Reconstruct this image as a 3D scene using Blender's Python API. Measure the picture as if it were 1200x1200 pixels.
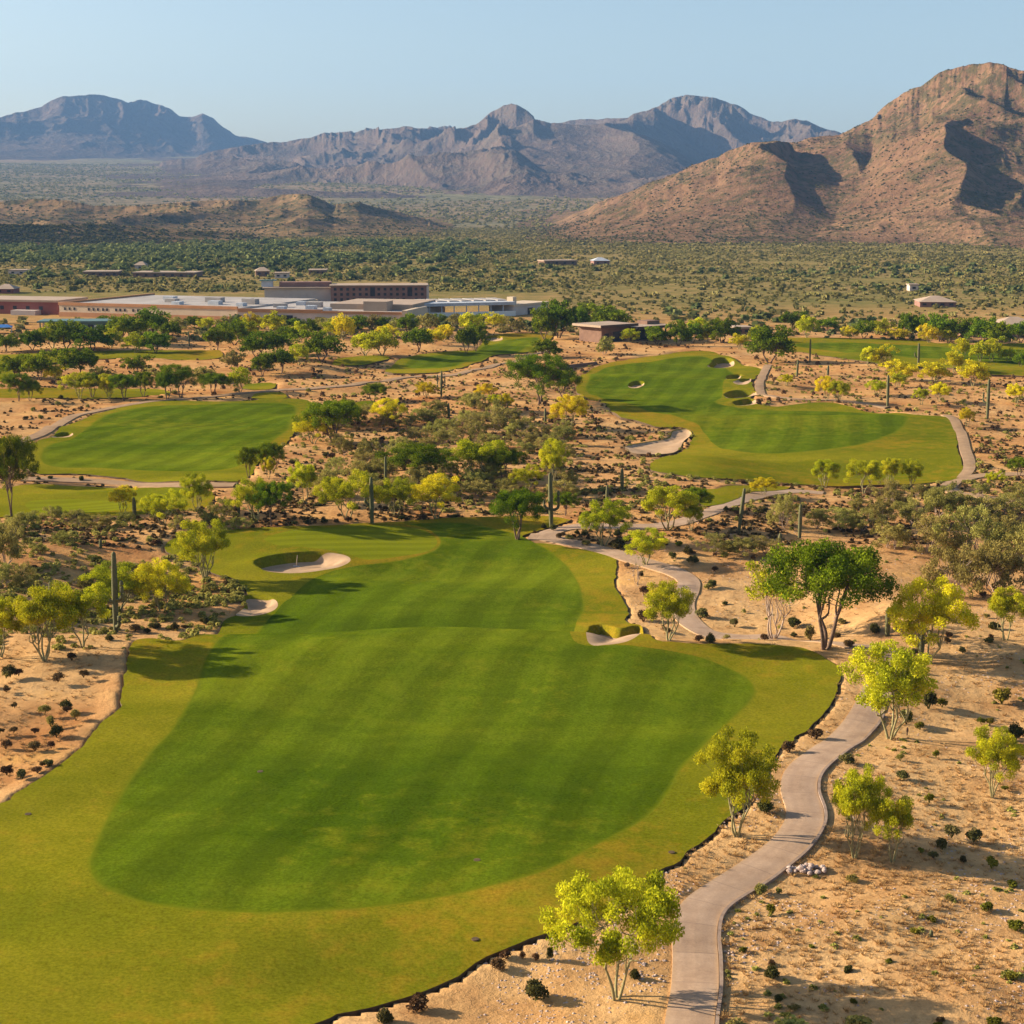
import bpy, math, random
import numpy as np
from mathutils import Vector
from mathutils.geometry import delaunay_2d_cdt

random.seed(7)
RNG = np.random.default_rng(11)
for o in list(bpy.data.objects):
    bpy.data.objects.remove(o)
SC = bpy.context.scene
COL = SC.collection
R = math.radians

# ------------------------------------------------------------------ camera
CAM_H = 38.0
F = 1900.0                       # focal length in pixels of a 1200 px picture
HORIZON = 235.0
PITCH = math.atan((600 - HORIZON) / F)
cam_d = bpy.data.cameras.new('camera')
cam = bpy.data.objects.new('camera', cam_d)
COL.objects.link(cam)
cam.location = (0, 0, CAM_H)
cam.rotation_euler = (math.pi / 2 - PITCH, 0, 0)
cam_d.sensor_width = 36
cam_d.lens = 36 * F / 1200
cam_d.clip_start = 0.5
cam_d.clip_end = 60000
SC.camera = cam
SC.render.resolution_x = SC.render.resolution_y = 1024

# ------------------------------------------------------------------ light
SUN_EL, SUN_AZ = R(21.0), R(-77.0)      # azimuth clockwise from +Y (the view direction)
SKY_STRENGTH, SUN_STRENGTH, EXPOSURE = 0.070, 5.0, 1.30
w = bpy.data.worlds.new('World')
SC.world = w
w.use_nodes = True
nt = w.node_tree
nt.nodes.clear()
sky = nt.nodes.new('ShaderNodeTexSky')
sky.sky_type = 'NISHITA'
sky.sun_disc = False
sky.sun_elevation = SUN_EL
sky.sun_rotation = SUN_AZ
sky.altitude = 700
sky.air_density = 1.0
sky.dust_density = 2.8
sky.ozone_density = 1.0
bg = nt.nodes.new('ShaderNodeBackground')
bg.inputs['Strength'].default_value = SKY_STRENGTH
wo = nt.nodes.new('ShaderNodeOutputWorld')
nt.links.new(sky.outputs[0], bg.inputs[0])
nt.links.new(bg.outputs[0], wo.inputs[0])
sd = bpy.data.lights.new('sun', 'SUN')
sd.energy = SUN_STRENGTH
sd.angle = R(0.5)
sd.color = (1.0, 0.84, 0.62)
sun = bpy.data.objects.new('sun', sd)
COL.objects.link(sun)
to_sun = Vector((math.sin(SUN_AZ) * math.cos(SUN_EL), math.cos(SUN_AZ) * math.cos(SUN_EL), math.sin(SUN_EL)))
sun.rotation_euler = to_sun.to_track_quat('Z', 'Y').to_euler()
sun.location = (-60, 0, 80)
SC.view_settings.view_transform = 'Standard'
SC.view_settings.look = 'None'
SC.view_settings.exposure = EXPOSURE
SC.view_settings.gamma = 1.0
SC.render.engine = 'CYCLES'
SC.cycles.max_bounces = 5
SC.cycles.diffuse_bounces = 3
SC.cycles.transmission_bounces = 3
SC.cycles.volume_bounces = 0

# ------------------------------------------------------------------ noise
def _hash(ix, iy, seed):
    h = (ix.astype(np.int64) * 374761393 + iy.astype(np.int64) * 668265263 + seed * 982451653) & 0xFFFFFFFF
    h = ((h ^ (h >> 13)) * 1274126177) & 0xFFFFFFFF
    h = ((h ^ (h >> 16)) * 2246822519) & 0xFFFFFFFF
    return ((h ^ (h >> 15)) & 0xFFFFFF) / float(0xFFFFFF)

def vnoise(x, y, seed=0):
    x = np.asarray(x, float); y = np.asarray(y, float)
    ix = np.floor(x); iy = np.floor(y)
    fx = x - ix; fy = y - iy
    fx = fx * fx * fx * (fx * (fx * 6 - 15) + 10); fy = fy * fy * fy * (fy * (fy * 6 - 15) + 10)
    a = _hash(ix, iy, seed); b = _hash(ix + 1, iy, seed)
    c = _hash(ix, iy + 1, seed); d = _hash(ix + 1, iy + 1, seed)
    return (a + (b - a) * fx) * (1 - fy) + (c + (d - c) * fx) * fy

def fbm(x, y, octv=4, seed=0, gain=0.5):
    s = 0; a = 1; t = 0
    for i in range(octv):
        ca, sa = math.cos(0.6 * i), math.sin(0.6 * i)
        s = s + a * (vnoise((x * ca - y * sa) * 2 ** i, (x * sa + y * ca) * 2 ** i, seed + 17 * i) - 0.5) * 2
        t += a; a *= gain
    return s / t

def ridged(x, y, octv=5, seed=0, gain=0.5):
    s = 0; a = 1; t = 0; prev = 1.0
    for i in range(octv):
        ca, sa = math.cos(0.7 * i + .3), math.sin(0.7 * i + .3)
        n = 1 - np.abs(vnoise((x * ca - y * sa) * 2 ** i, (x * sa + y * ca) * 2 ** i, seed + 31 * i) * 2 - 1)
        n = n * n
        s = s + a * n * prev; t += a; prev = np.clip(n * 1.6, 0, 1); a *= gain
    return s / t

def sstep(a, b, x):
    t = np.clip((x - a) / (b - a), 0, 1)
    return t * t * (3 - 2 * t)

# ------------------------------------------------------------------ terrain height
def bajada(r):
    t = np.clip(r - 2300, 0, None)
    return 0.047 * t * t / (t + 900)

def g_base(x, y):
    x = np.asarray(x, float); y = np.asarray(y, float)
    r = np.hypot(x, y)
    # the swell the near fairway climbs, the dip behind it and the rise to the green
    yc = 134.5 - 0.055 * x
    s = y - yc
    up = 1.0 * np.exp(-np.where(s < 0, s / 15.0, 0) ** 2)
    dn = 1.0 - 3.1 * sstep(0, 12, s) + 3.0 * sstep(20, 62, s) - 0.9 * sstep(70, 140, s)
    prof = np.where(s < 0, up, dn)
    win = sstep(-52, -38, x) * (1 - sstep(26, 38, x))
    z = prof * win
    und = 1.05 * fbm(x / 28.0 + 3.1, y / 14.0 + 1.7, 3, 5, .40)
    z = z + und * (1 - sstep(420, 520, r))
    z = z + 0.9 * fbm(x / 110.0, y / 110.0, 2, 9) * sstep(200, 320, r) * (1 - sstep(900, 1500, r))
    # the far right fairway tips a little towards the viewer, its foot a metre up
    z = z + bajada(r)
    return z

CP, SP = math.cos(PITCH), math.sin(PITCH)
def ray(u, v):
    a = (np.asarray(u, float) - 600) / F; b = (600 - np.asarray(v, float)) / F
    return a, CP + b * SP, -SP + b * CP

def ground_pt(u, v):
    """pixel of the photograph -> point on the terrain (first hit)"""
    u = np.atleast_1d(np.asarray(u, float)); v = np.atleast_1d(np.asarray(v, float))
    dx, dy, dz = ray(u, v)
    t0 = 60.0
    ts = np.concatenate([np.arange(60, 560, 0.5), 560 * 1.004 ** np.arange(0, 640)])
    out = np.zeros((len(u), 3))
    for i in range(len(u)):
        px = dx[i] * ts; py = dy[i] * ts; pz = CAM_H + dz[i] * ts
        gz = g_base(px, py)
        k = np.nonzero(pz < gz)[0]
        if len(k) == 0:
            j = len(ts) - 1; f = 0
            out[i] = (px[j], py[j], gz[j]); continue
        j = max(k[0], 1)
        a = pz[j - 1] - gz[j - 1]; b = gz[j] - pz[j]
        f = a / (a + b + 1e-9)
        X = px[j - 1] + (px[j] - px[j - 1]) * f; Y = py[j - 1] + (py[j] - py[j - 1]) * f
        out[i] = (X, Y, float(g_base(X, Y)))
    return out

def depth_of(p):
    return p[1] * CP - (p[2] - CAM_H) * SP

def project(x, y, z):
    zz = z - CAM_H
    d = y * CP - zz * SP
    up = y * SP + zz * CP
    return 600 + F * x / d, 600 - F * up / d

# ------------------------------------------------------------------ polygons
def catmull(pts, closed=True, n=8):
    P = np.asarray(pts, float); N = len(P); out = []
    rng = range(N) if closed else range(N - 1)
    for i in rng:
        if closed:
            p0, p1, p2, p3 = P[(i - 1) % N], P[i], P[(i + 1) % N], P[(i + 2) % N]
        else:
            p0, p1, p2, p3 = P[max(i - 1, 0)], P[i], P[i + 1], P[min(i + 2, N - 1)]
        for k in range(n):
            t = k / n
            out.append(0.5 * ((2 * p1) + (-p0 + p2) * t + (2 * p0 - 5 * p1 + 4 * p2 - p3) * t * t + (-p0 + 3 * p1 - 3 * p2 + p3) * t ** 3))
    if not closed:
        out.append(P[-1])
    return np.array(out)

def resample(pts, step, closed=True):
    P = np.asarray(pts, float)
    if closed: P = np.vstack([P, P[:1]])
    seg = np.hypot(*(P[1:] - P[:-1]).T)
    s = np.concatenate([[0], np.cumsum(seg)])
    n = max(int(round(s[-1] / step)), 8)
    q = np.linspace(0, s[-1], n, endpoint=not closed)
    return np.stack([np.interp(q, s, P[:, 0]), np.interp(q, s, P[:, 1])], 1)

def inside(poly, x, y):
    x = np.asarray(x, float); y = np.asarray(y, float)
    res = np.zeros(x.shape, bool)
    mn = poly.min(0); mx = poly.max(0)
    sel = np.nonzero((x >= mn[0]) & (x <= mx[0]) & (y >= mn[1]) & (y <= mx[1]))[0]
    if len(sel) == 0: return res
    X = x[sel]; Y = y[sel]; c = np.zeros(len(sel), bool)
    n = len(poly)
    for i in range(n):
        x1, y1 = poly[i]; x2, y2 = poly[(i + 1) % n]
        if y1 == y2: continue
        cond = (y1 > Y) != (y2 > Y)
        c ^= cond & (X < (x2 - x1) * (Y - y1) / (y2 - y1) + x1)
    res[sel] = c
    return res

def dist_to(line, x, y, reach):
    """distance to a dense polyline, only within reach of its box"""
    x = np.asarray(x, float); y = np.asarray(y, float)
    d = np.full(x.shape, 1e9)
    mn = line.min(0) - reach; mx = line.max(0) + reach
    sel = np.nonzero((x >= mn[0]) & (x <= mx[0]) & (y >= mn[1]) & (y <= mx[1]))[0]
    for a in range(0, len(sel), 4000):
        s = sel[a:a + 4000]
        dd = np.full(len(s), 1e9)
        for b in range(0, len(line), 400):
            L = line[b:b + 400]
            dd = np.minimum(dd, np.min((x[s][:, None] - L[None, :, 0]) ** 2 + (y[s][:, None] - L[None, :, 1]) ** 2, 1))
        d[s] = np.sqrt(dd)
    return d

def px_poly(pts, step):
    g = ground_pt([p[0] for p in pts], [p[1] for p in pts])[:, :2]
    return resample(catmull(g, True, 10), step, True)

HOLES = [
    dict(name='near', step=0.7,
         rough=[(-160, 1010), (0, 944), (12, 937), (50, 913), (83, 890), (103, 867), (122, 846), (139, 832), (142, 813), (147, 788), (151, 768), (156, 755), (172, 749), (225, 748), (262, 731), (286, 722), (296, 712), (289, 700), (286, 690), (276, 680), (253, 673), (217, 655), (193, 645), (197, 636), (213, 630), (267, 622), (333, 618), (400, 616), (450, 613), (500, 610), (550, 607), (600, 606), (640, 606), (668, 610), (652, 617), (634, 622), (612, 629), (612, 636), (640, 638), (665, 642), (700, 649), (721, 658), (721, 675), (720, 688), (729, 703), (737, 716), (733, 727), (738, 733), (752, 737), (762, 747), (800, 754), (850, 755), (900, 757), (945, 761), (972, 775), (983, 792), (979, 815), (967, 838), (943, 858), (915, 880), (892, 922), (872, 948), (848, 966), (833, 981), (813, 994), (797, 1010), (775, 1022), (768, 1035), (745, 1058), (690, 1080), (643, 1096), (600, 1113), (570, 1124), (555, 1135), (538, 1148), (500, 1161), (477, 1170), (433, 1183), (400, 1191), (365, 1202), (240, 1240), (0, 1270), (-200, 1270)],
         fairway=[[(106, 1012), (112, 995), (133, 950), (163, 903), (200, 860), (227, 817), (240, 780), (256, 752), (325, 716), (340, 703), (360, 684), (385, 672), (420, 664), (470, 658), (510, 646), (516, 632), (500, 620), (480, 615), (530, 614), (565, 618), (612, 630), (645, 648), (668, 670), (681, 697), (683, 716), (674, 736), (672, 752), (740, 758), (800, 767), (840, 779), (872, 795), (883, 808), (878, 823), (850, 850), (800, 898), (783, 928), (755, 960), (685, 998), (633, 1023), (560, 1043), (483, 1058), (400, 1067), (300, 1071), (200, 1064), (140, 1049), (112, 1032)]],
         green=[[(310, 632), (340, 623), (400, 618), (455, 617), (495, 622), (512, 634), (504, 646), (470, 653), (430, 657), (405, 650), (360, 643), (325, 640)]],
         bunker=[([(298, 661), (312, 655), (345, 650), (380, 649), (405, 652), (411, 658), (400, 665), (375, 670), (340, 673), (310, 670)], 1.0),
                 ([(276, 722), (287, 712), (285, 702), (296, 699), (318, 702), (326, 709), (320, 717), (298, 723)], 0.6),
                 ([(688, 752), (690, 742), (702, 735), (716, 737), (728, 740), (752, 737), (751, 744), (738, 752), (712, 757)], 0.9)]),
    dict(name='right', step=1.4,
         rough=[(676, 449), (690, 436), (700, 430), (740, 421), (790, 414), (830, 412), (848, 417), (870, 428), (893, 433), (888, 440), (880, 447), (884, 459), (880, 470), (905, 477), (935, 474), (965, 472), (985, 474), (1010, 482), (1035, 485), (1080, 487), (1112, 490), (1120, 503), (1123, 530), (1129, 552), (1120, 562), (1075, 568), (1000, 570), (900, 565), (830, 561), (772, 554), (762, 546), (775, 537), (800, 529), (810, 517), (812, 507), (795, 501), (770, 501), (745, 493), (724, 487), (712, 478), (695, 470), (678, 462)],
         fairway=[[(690, 447), (702, 436), (745, 426), (790, 420), (826, 419), (858, 437), (848, 447), (846, 465), (842, 474), (905, 482), (1000, 484), (1058, 488), (1062, 493), (1045, 509), (1000, 523), (930, 531), (870, 530), (838, 522), (820, 500), (795, 489), (745, 476), (705, 467), (688, 458)]],
         green=[],
         bunker=[([(736, 452), (742, 448), (753, 448), (755, 451), (748, 455), (738, 455)], 0.9),
                 ([(829, 430), (836, 423), (848, 420), (860, 424), (858, 430), (845, 432)], 1.2),
                 ([(851, 442), (866, 440), (868, 443), (855, 445)], 1.0),
                 ([(859, 448), (872, 445), (880, 445), (878, 449), (864, 451)], 1.0),
                 ([(850, 463), (862, 459), (877, 459), (888, 462), (875, 466), (852, 467)], 1.2),
                 ([(859, 473), (875, 469), (888, 470), (886, 474), (866, 476)], 1.2),
                 ([(733, 524), (757, 519), (783, 514), (788, 506), (806, 504), (811, 510), (800, 520), (792, 530), (760, 533), (740, 531)], 0.3)]),
    dict(name='left', step=1.4,
         rough=[(27, 545), (29, 528), (45, 517), (62, 512), (80, 499), (115, 485), (165, 472), (200, 470), (260, 471), (320, 468), (350, 468), (366, 475), (361, 490), (348, 503), (338, 517), (318, 533), (300, 548), (291, 560), (272, 565), (200, 565), (150, 562), (90, 556), (45, 556)],
         fairway=[[(50, 540), (60, 522), (95, 508), (120, 490), (175, 477), (240, 475), (320, 473), (345, 477), (340, 495), (325, 512), (300, 530), (275, 548), (200, 553), (120, 549), (70, 548)]],
         green=[], bunker=[([(60, 513), (75, 508), (86, 509), (80, 513)], .8)]),
    dict(name='left low', step=1.2,
         rough=[(-60, 580), (0, 574), (40, 568), (100, 571), (200, 572), (243, 575), (252, 586), (236, 597), (190, 603), (130, 606), (60, 606), (15, 607), (-60, 604)],
         fairway=[], green=[[(30, 590), (70, 586), (130, 588), (150, 595), (110, 602), (50, 602)]], bunker=[]),
    dict(name='centre', step=1.8,
         rough=[(452, 436), (465, 424), (490, 416), (530, 412), (560, 408), (566, 399), (580, 393), (610, 391), (646, 392), (640, 402), (628, 410), (600, 415), (570, 421), (545, 430), (520, 436), (485, 438)],
         fairway=[[(475, 430), (500, 419), (555, 413), (585, 402), (630, 396), (615, 408), (580, 416), (545, 425), (515, 432)]], green=[],
         bunker=[([(567, 397), (575, 394), (587, 395), (588, 399), (575, 400)], .8)]),
    dict(name='right far', step=2.2,
         rough=[(884, 402), (925, 396), (1000, 397), (1080, 400), (1130, 404), (1260, 406), (1270, 446), (1200, 441), (1150, 438), (1100, 431), (1040, 428), (990, 421), (950, 415), (915, 412), (890, 408)],
         fairway=[[(930, 404), (1000, 402), (1100, 407), (1250, 414), (1250, 428), (1150, 424), (1050, 417), (960, 410)]], green=[], bunker=[]),
    dict(name='left far', step=2.0,
         rough=[(-60, 412), (0, 416), (80, 413), (150, 411), (240, 411), (262, 416), (240, 422), (150, 420), (80, 424), (25, 430), (17, 444), (0, 447), (-60, 446)],
         fairway=[], green=[], bunker=[]),
    dict(name='left mid', step=2.0,
         rough=[(-60, 458), (10, 456), (60, 455), (130, 456), (190, 457), (200, 461), (170, 465), (100, 468), (30, 467), (-60, 468)],
         fairway=[], green=[], bunker=[]),
    dict(name='tee', step=1.0, rough=[(285, 456), (292, 450), (318, 449), (323, 453), (310, 457)], fairway=[], green=[], bunker=[]),
    dict(name='tee', step=1.0, rough=[(296, 467), (300, 462), (325, 460), (336, 463), (334, 467), (312, 470)], fairway=[], green=[], bunker=[]),
    dict(name='tee', step=1.2, rough=[(395, 421), (420, 418), (450, 417), (458, 420), (440, 425), (405, 429), (390, 428)], fairway=[], green=[], bunker=[]),
    dict(name='tee', step=0.8, rough=[(818, 578), (835, 574), (862, 575), (872, 579), (858, 588), (838, 593), (822, 592)], fairway=[], green=[], bunker=[]),
    dict(name='tee', step=0.9, rough=[(842, 575), (850, 571), (880, 570), (925, 571), (918, 575), (880, 577)], fairway=[], green=[], bunker=[]),
    dict(name='tee', step=1.0, rough=[(408, 478), (418, 472), (436, 470), (442, 474), (436, 479), (420, 482)], fairway=[], green=[], bunker=[]),
]
for H_ in HOLES:
    H_['R'] = px_poly(H_['rough'], H_['step'])
    _n = len(H_['R']); _t = np.arange(_n) * H_['step']
    H_['R'] = H_['R'] + np.stack([fbm(_t / 1.7, _t * 0, 3, 61), fbm(_t / 1.7, _t * 0 + 9, 3, 62)], 1) * .28
    H_['FW'] = [px_poly(p, H_['step']) for p in H_['fairway']]
    H_['GR'] = [px_poly(p, H_['step']) for p in H_['green']]
    H_['BK'] = [(px_poly(p, H_['step'] * 0.45), d) for p, d in H_['bunker']]
ALLB = [b for h in HOLES for b in h['BK']]

def bunker_delta(x, y):
    """steep lip on the far left side, sand running out flat on the near right side"""
    dz = np.zeros(np.asarray(x).shape)
    for poly, dep in ALLB:
        d = dist_to(poly, x, y, 4.0)
        near = d < 4.0
        ins = inside(poly, x, y)
        c = poly.mean(0); ex, ey = x - c[0], y - c[1]
        k = (( -.62 * ex + .78 * ey) / (np.hypot(ex, ey) + .3) + 1) / 2
        wd = 0.55 + 3.4 * (1 - sstep(.15, .75, k))
        lip = .16 * dep * sstep(.35, .8, k)
        dz = dz + np.where(ins, -dep * sstep(0, 1, d / wd), 0)
        dz = dz + np.where(near & ~ins, lip * np.exp(-(d / 1.5) ** 2), 0) + np.where(ins, lip * np.exp(-(d / .3) ** 2), 0)
    return dz

def g_all(x, y):
    return g_base(x, y) + bunker_delta(np.asarray(x, float), np.asarray(y, float))

PATHS = [  # cart paths: centre line in photograph pixels, width in metres
    ([(806, 1260), (808, 1200), (814, 1160), (815, 1125), (814, 1092), (822, 1065), (850, 1043), (890, 1017), (922, 992), (940, 968), (943, 950), (936, 925), (943, 902), (975, 876), (1003, 853), (1018, 830), (1028, 808), (1044, 786), (1049, 771), (1036, 761), (1000, 757), (955, 752), (910, 749), (868, 748), (826, 741), (806, 726), (800, 708), (806, 692), (806, 680), (790, 670), (765, 662), (735, 653), (700, 643), (668, 636), (640, 630), (620, 629)], 2.35, True),
    ([(634, 629), (645, 624), (660, 619.5), (680, 617), (720, 617), (765, 617), (802, 611), (832, 600), (862, 588), (890, 580), (925, 576), (965, 578)], 2.4, False),
    ([(1190, 590), (1150, 582), (1118, 577), (1112, 570), (1128, 563), (1150, 558), (1200, 556)], 2.2, False),
    ([(1128, 561), (1136, 548), (1132, 530), (1127, 510), (1119, 494), (1108, 487)], 1.7, False),
    ([(-30, 523), (10, 520), (35, 514), (55, 505), (75, 494), (105, 484), (150, 475), (210, 468), (260, 464), (320, 458), (370, 455), (420, 450), (470, 443), (540, 438), (580, 428), (620, 417), (650, 409)], 2.2, False),
    ([(28, 562), (80, 563.5), (140, 567), (200, 569), (250, 569), (275, 569)], 2.6, False),
    ([(900, 428), (893, 441), (890, 455), (900, 464), (930, 468), (985, 470), (1040, 478)], 1.8, False),
]
PATHLINES = []
for pts, wd, kerb in PATHS:
    g = ground_pt([p[0] for p in pts], [p[1] for p in pts])[:, :2]
    PATHLINES.append((resample(catmull(g, False, 10), 0.6 if kerb else 1.2, False), wd, kerb))

# ------------------------------------------------------------------ mesh helpers
def mesh_arrays(name, V, Fc, mats, smooth=True, fmat=None):
    V = np.asarray(V, np.float32); Fc = np.asarray(Fc, np.int32)
    me = bpy.data.meshes.new(name)
    k = Fc.shape[1]
    me.vertices.add(len(V)); me.vertices.foreach_set('co', V.ravel())
    me.loops.add(Fc.size); me.loops.foreach_set('vertex_index', Fc.ravel())
    me.polygons.add(len(Fc))
    me.polygons.foreach_set('loop_start', np.arange(0, Fc.size, k, dtype=np.int32))
    try:
        me.polygons.foreach_set('loop_total', np.full(len(Fc), k, np.int32))
    except Exception:
        pass
    for m in (mats if isinstance(mats, (list, tuple)) else [mats]):
        me.materials.append(m)
    if fmat is not None:
        me.polygons.foreach_set('material_index', np.asarray(fmat, np.int32))
    me.polygons.foreach_set('use_smooth', np.full(len(Fc), smooth, bool))
    me.update(calc_edges=True)
    return me

def face_attr(me, name, vals):
    a = me.attributes.new(name, 'FLOAT', 'FACE')
    a.data.foreach_set('value', np.asarray(vals, np.float32))

def obj(name, me, parent=None, loc=None):
    o = bpy.data.objects.new(name, me)
    COL.objects.link(o)
    if parent is not None: o.parent = parent
    if loc is not None: o.location = loc
    return o

def tag(o, label=None, cat=None, group=None, kind=None):
    if label: o['label'] = label
    if cat: o['category'] = cat
    if group: o['group'] = group
    if kind: o['kind'] = kind
    return o

def empty(name, loc, label, cat, group=None):
    o = bpy.data.objects.new(name, None)
    o.empty_display_size = 0.3
    COL.objects.link(o)
    o.location = loc
    return tag(o, label, cat, group)

class MB:
    """collects boxes and polygons for one mesh"""
    def __init__(self): self.v = []; self.f = []
    def box(self, x0, x1, y0, y1, z0, z1, ang=0.0, org=(0, 0)):
        b = len(self.v); c, s = math.cos(ang), math.sin(ang)
        for z in (z0, z1):
            for x, y in ((x0, y0), (x1, y0), (x1, y1), (x0, y1)):
                self.v.append((org[0] + x * c - y * s, org[1] + x * s + y * c, z))
        for q in ((0, 3, 2, 1), (4, 5, 6, 7), (0, 1, 5, 4), (1, 2, 6, 5), (2, 3, 7, 6), (3, 0, 4, 7)):
            self.f.append(tuple(b + i for i in q))
    def poly(self, pts):
        b = len(self.v); self.v += [tuple(p) for p in pts]; self.f.append(tuple(range(b, b + len(pts))))
    def hip(self, x0, x1, y0, y1, z0, z1, inset):
        b = len(self.v); ym = (y0 + y1) / 2
        self.v += [(x0, y0, z0), (x1, y0, z0), (x1, y1, z0), (x0, y1, z0), (x0 + inset, ym, z1), (x1 - inset, ym, z1)]
        for q in ((0, 1, 5, 4), (1, 2, 5), (2, 3, 4, 5), (3, 0, 4), (0, 3, 2, 1)):
            self.f.append(tuple(b + i for i in q))
    def build(self, name, m, parent=None):
        me = bpy.data.meshes.new(name); me.from_pydata(self.v, [], self.f); me.update()
        me.materials.append(m)
        return obj(name, me, parent)

# ------------------------------------------------------------------ materials
class NB:
    def __init__(self, name):
        self.m = bpy.data.materials.new(name); self.m.use_nodes = True
        self.t = self.m.node_tree; self.t.nodes.clear()
        self.out = self.t.nodes.new('ShaderNodeOutputMaterial')
    def n(self, typ, **kw):
        x = self.t.nodes.new(typ)
        for k, v in kw.items():
            if k in x.inputs.keys(): x.inputs[k].default_value = v
            else: setattr(x, k, v)
        return x
    def l(self, a, b): self.t.links.new(a, b)
    def pos(self, scale=(1, 1, 1), rot=(0, 0, 0), local=False):
        if local:
            g = self.n('ShaderNodeTexCoord').outputs['Object']
        else:
            g = self.n('ShaderNodeNewGeometry').outputs['Position']
        mp = self.n('ShaderNodeMapping'); mp.inputs['Scale'].default_value = scale; mp.inputs['Rotation'].default_value = rot
        self.l(g, mp.inputs['Vector'])
        return mp.outputs[0]
    def noise(self, vec, scale, detail=4, rough=0.55, dist=0.0):
        x = self.n('ShaderNodeTexNoise'); x.inputs['Scale'].default_value = scale; x.inputs['Detail'].default_value = detail
        x.inputs['Roughness'].default_value = rough; x.inputs['Distortion'].default_value = dist
        self.l(vec, x.inputs['Vector']); return x.outputs['Fac']
    def ramp(self, fac, stops):
        r = self.n('ShaderNodeValToRGB'); e = r.color_ramp.elements
        while len(e) < len(stops): e.new(0.5)
        for i, (p, c) in enumerate(stops):
            e[i].position = p; e[i].color = (*c, 1) if len(c) == 3 else c
        self.l(fac, r.inputs[0]); return r.outputs[0]
    def mix(self, a, b, fac, mode='MIX'):
        x = self.n('ShaderNodeMix', data_type='RGBA', blend_type=mode)
        for src, k in ((fac, 0), (a, 6), (b, 7)):
            if isinstance(src, (int, float)): x.inputs[k].default_value = src
            elif isinstance(src, tuple): x.inputs[k].default_value = (*src, 1)
            else: self.l(src, x.inputs[k])
        return x.outputs[2]
    def math(self, op, a, b=None, clamp=False):
        x = self.n('ShaderNodeMath', operation=op); x.use_clamp = clamp
        for i, s in enumerate((a, b)):
            if s is None: continue
            if isinstance(s, (int, float)): x.inputs[i].default_value = s
            else: self.l(s, x.inputs[i])
        return x.outputs[0]
    def maprange(self, v, a, b, c=0.0, d=1.0):
        x = self.n('ShaderNodeMapRange'); x.clamp = True
        self.l(v, x.inputs[0])
        for i, s in enumerate((a, b, c, d)): x.inputs[1 + i].default_value = s
        return x.outputs[0]
    def bump(self, h, strength=0.4, dist=0.1):
        x = self.n('ShaderNodeBump'); x.inputs['Strength'].default_value = strength; x.inputs['Distance'].default_value = dist
        self.l(h, x.inputs['Height']); return x.outputs[0]
    def diffuse(self, col, rough=0.9, normal=None, spec=0.2):
        p = self.n('ShaderNodeBsdfPrincipled'); p.inputs['Roughness'].default_value = rough
        p.inputs['Specular IOR Level'].default_value = spec
        if isinstance(col, tuple): p.inputs['Base Color'].default_value = (*col, 1)
        else: self.l(col, p.inputs['Base Color'])
        if normal is not None: self.l(normal, p.inputs['Normal'])
        self.l(p.outputs[0], self.out.inputs[0]); return self.m

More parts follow.
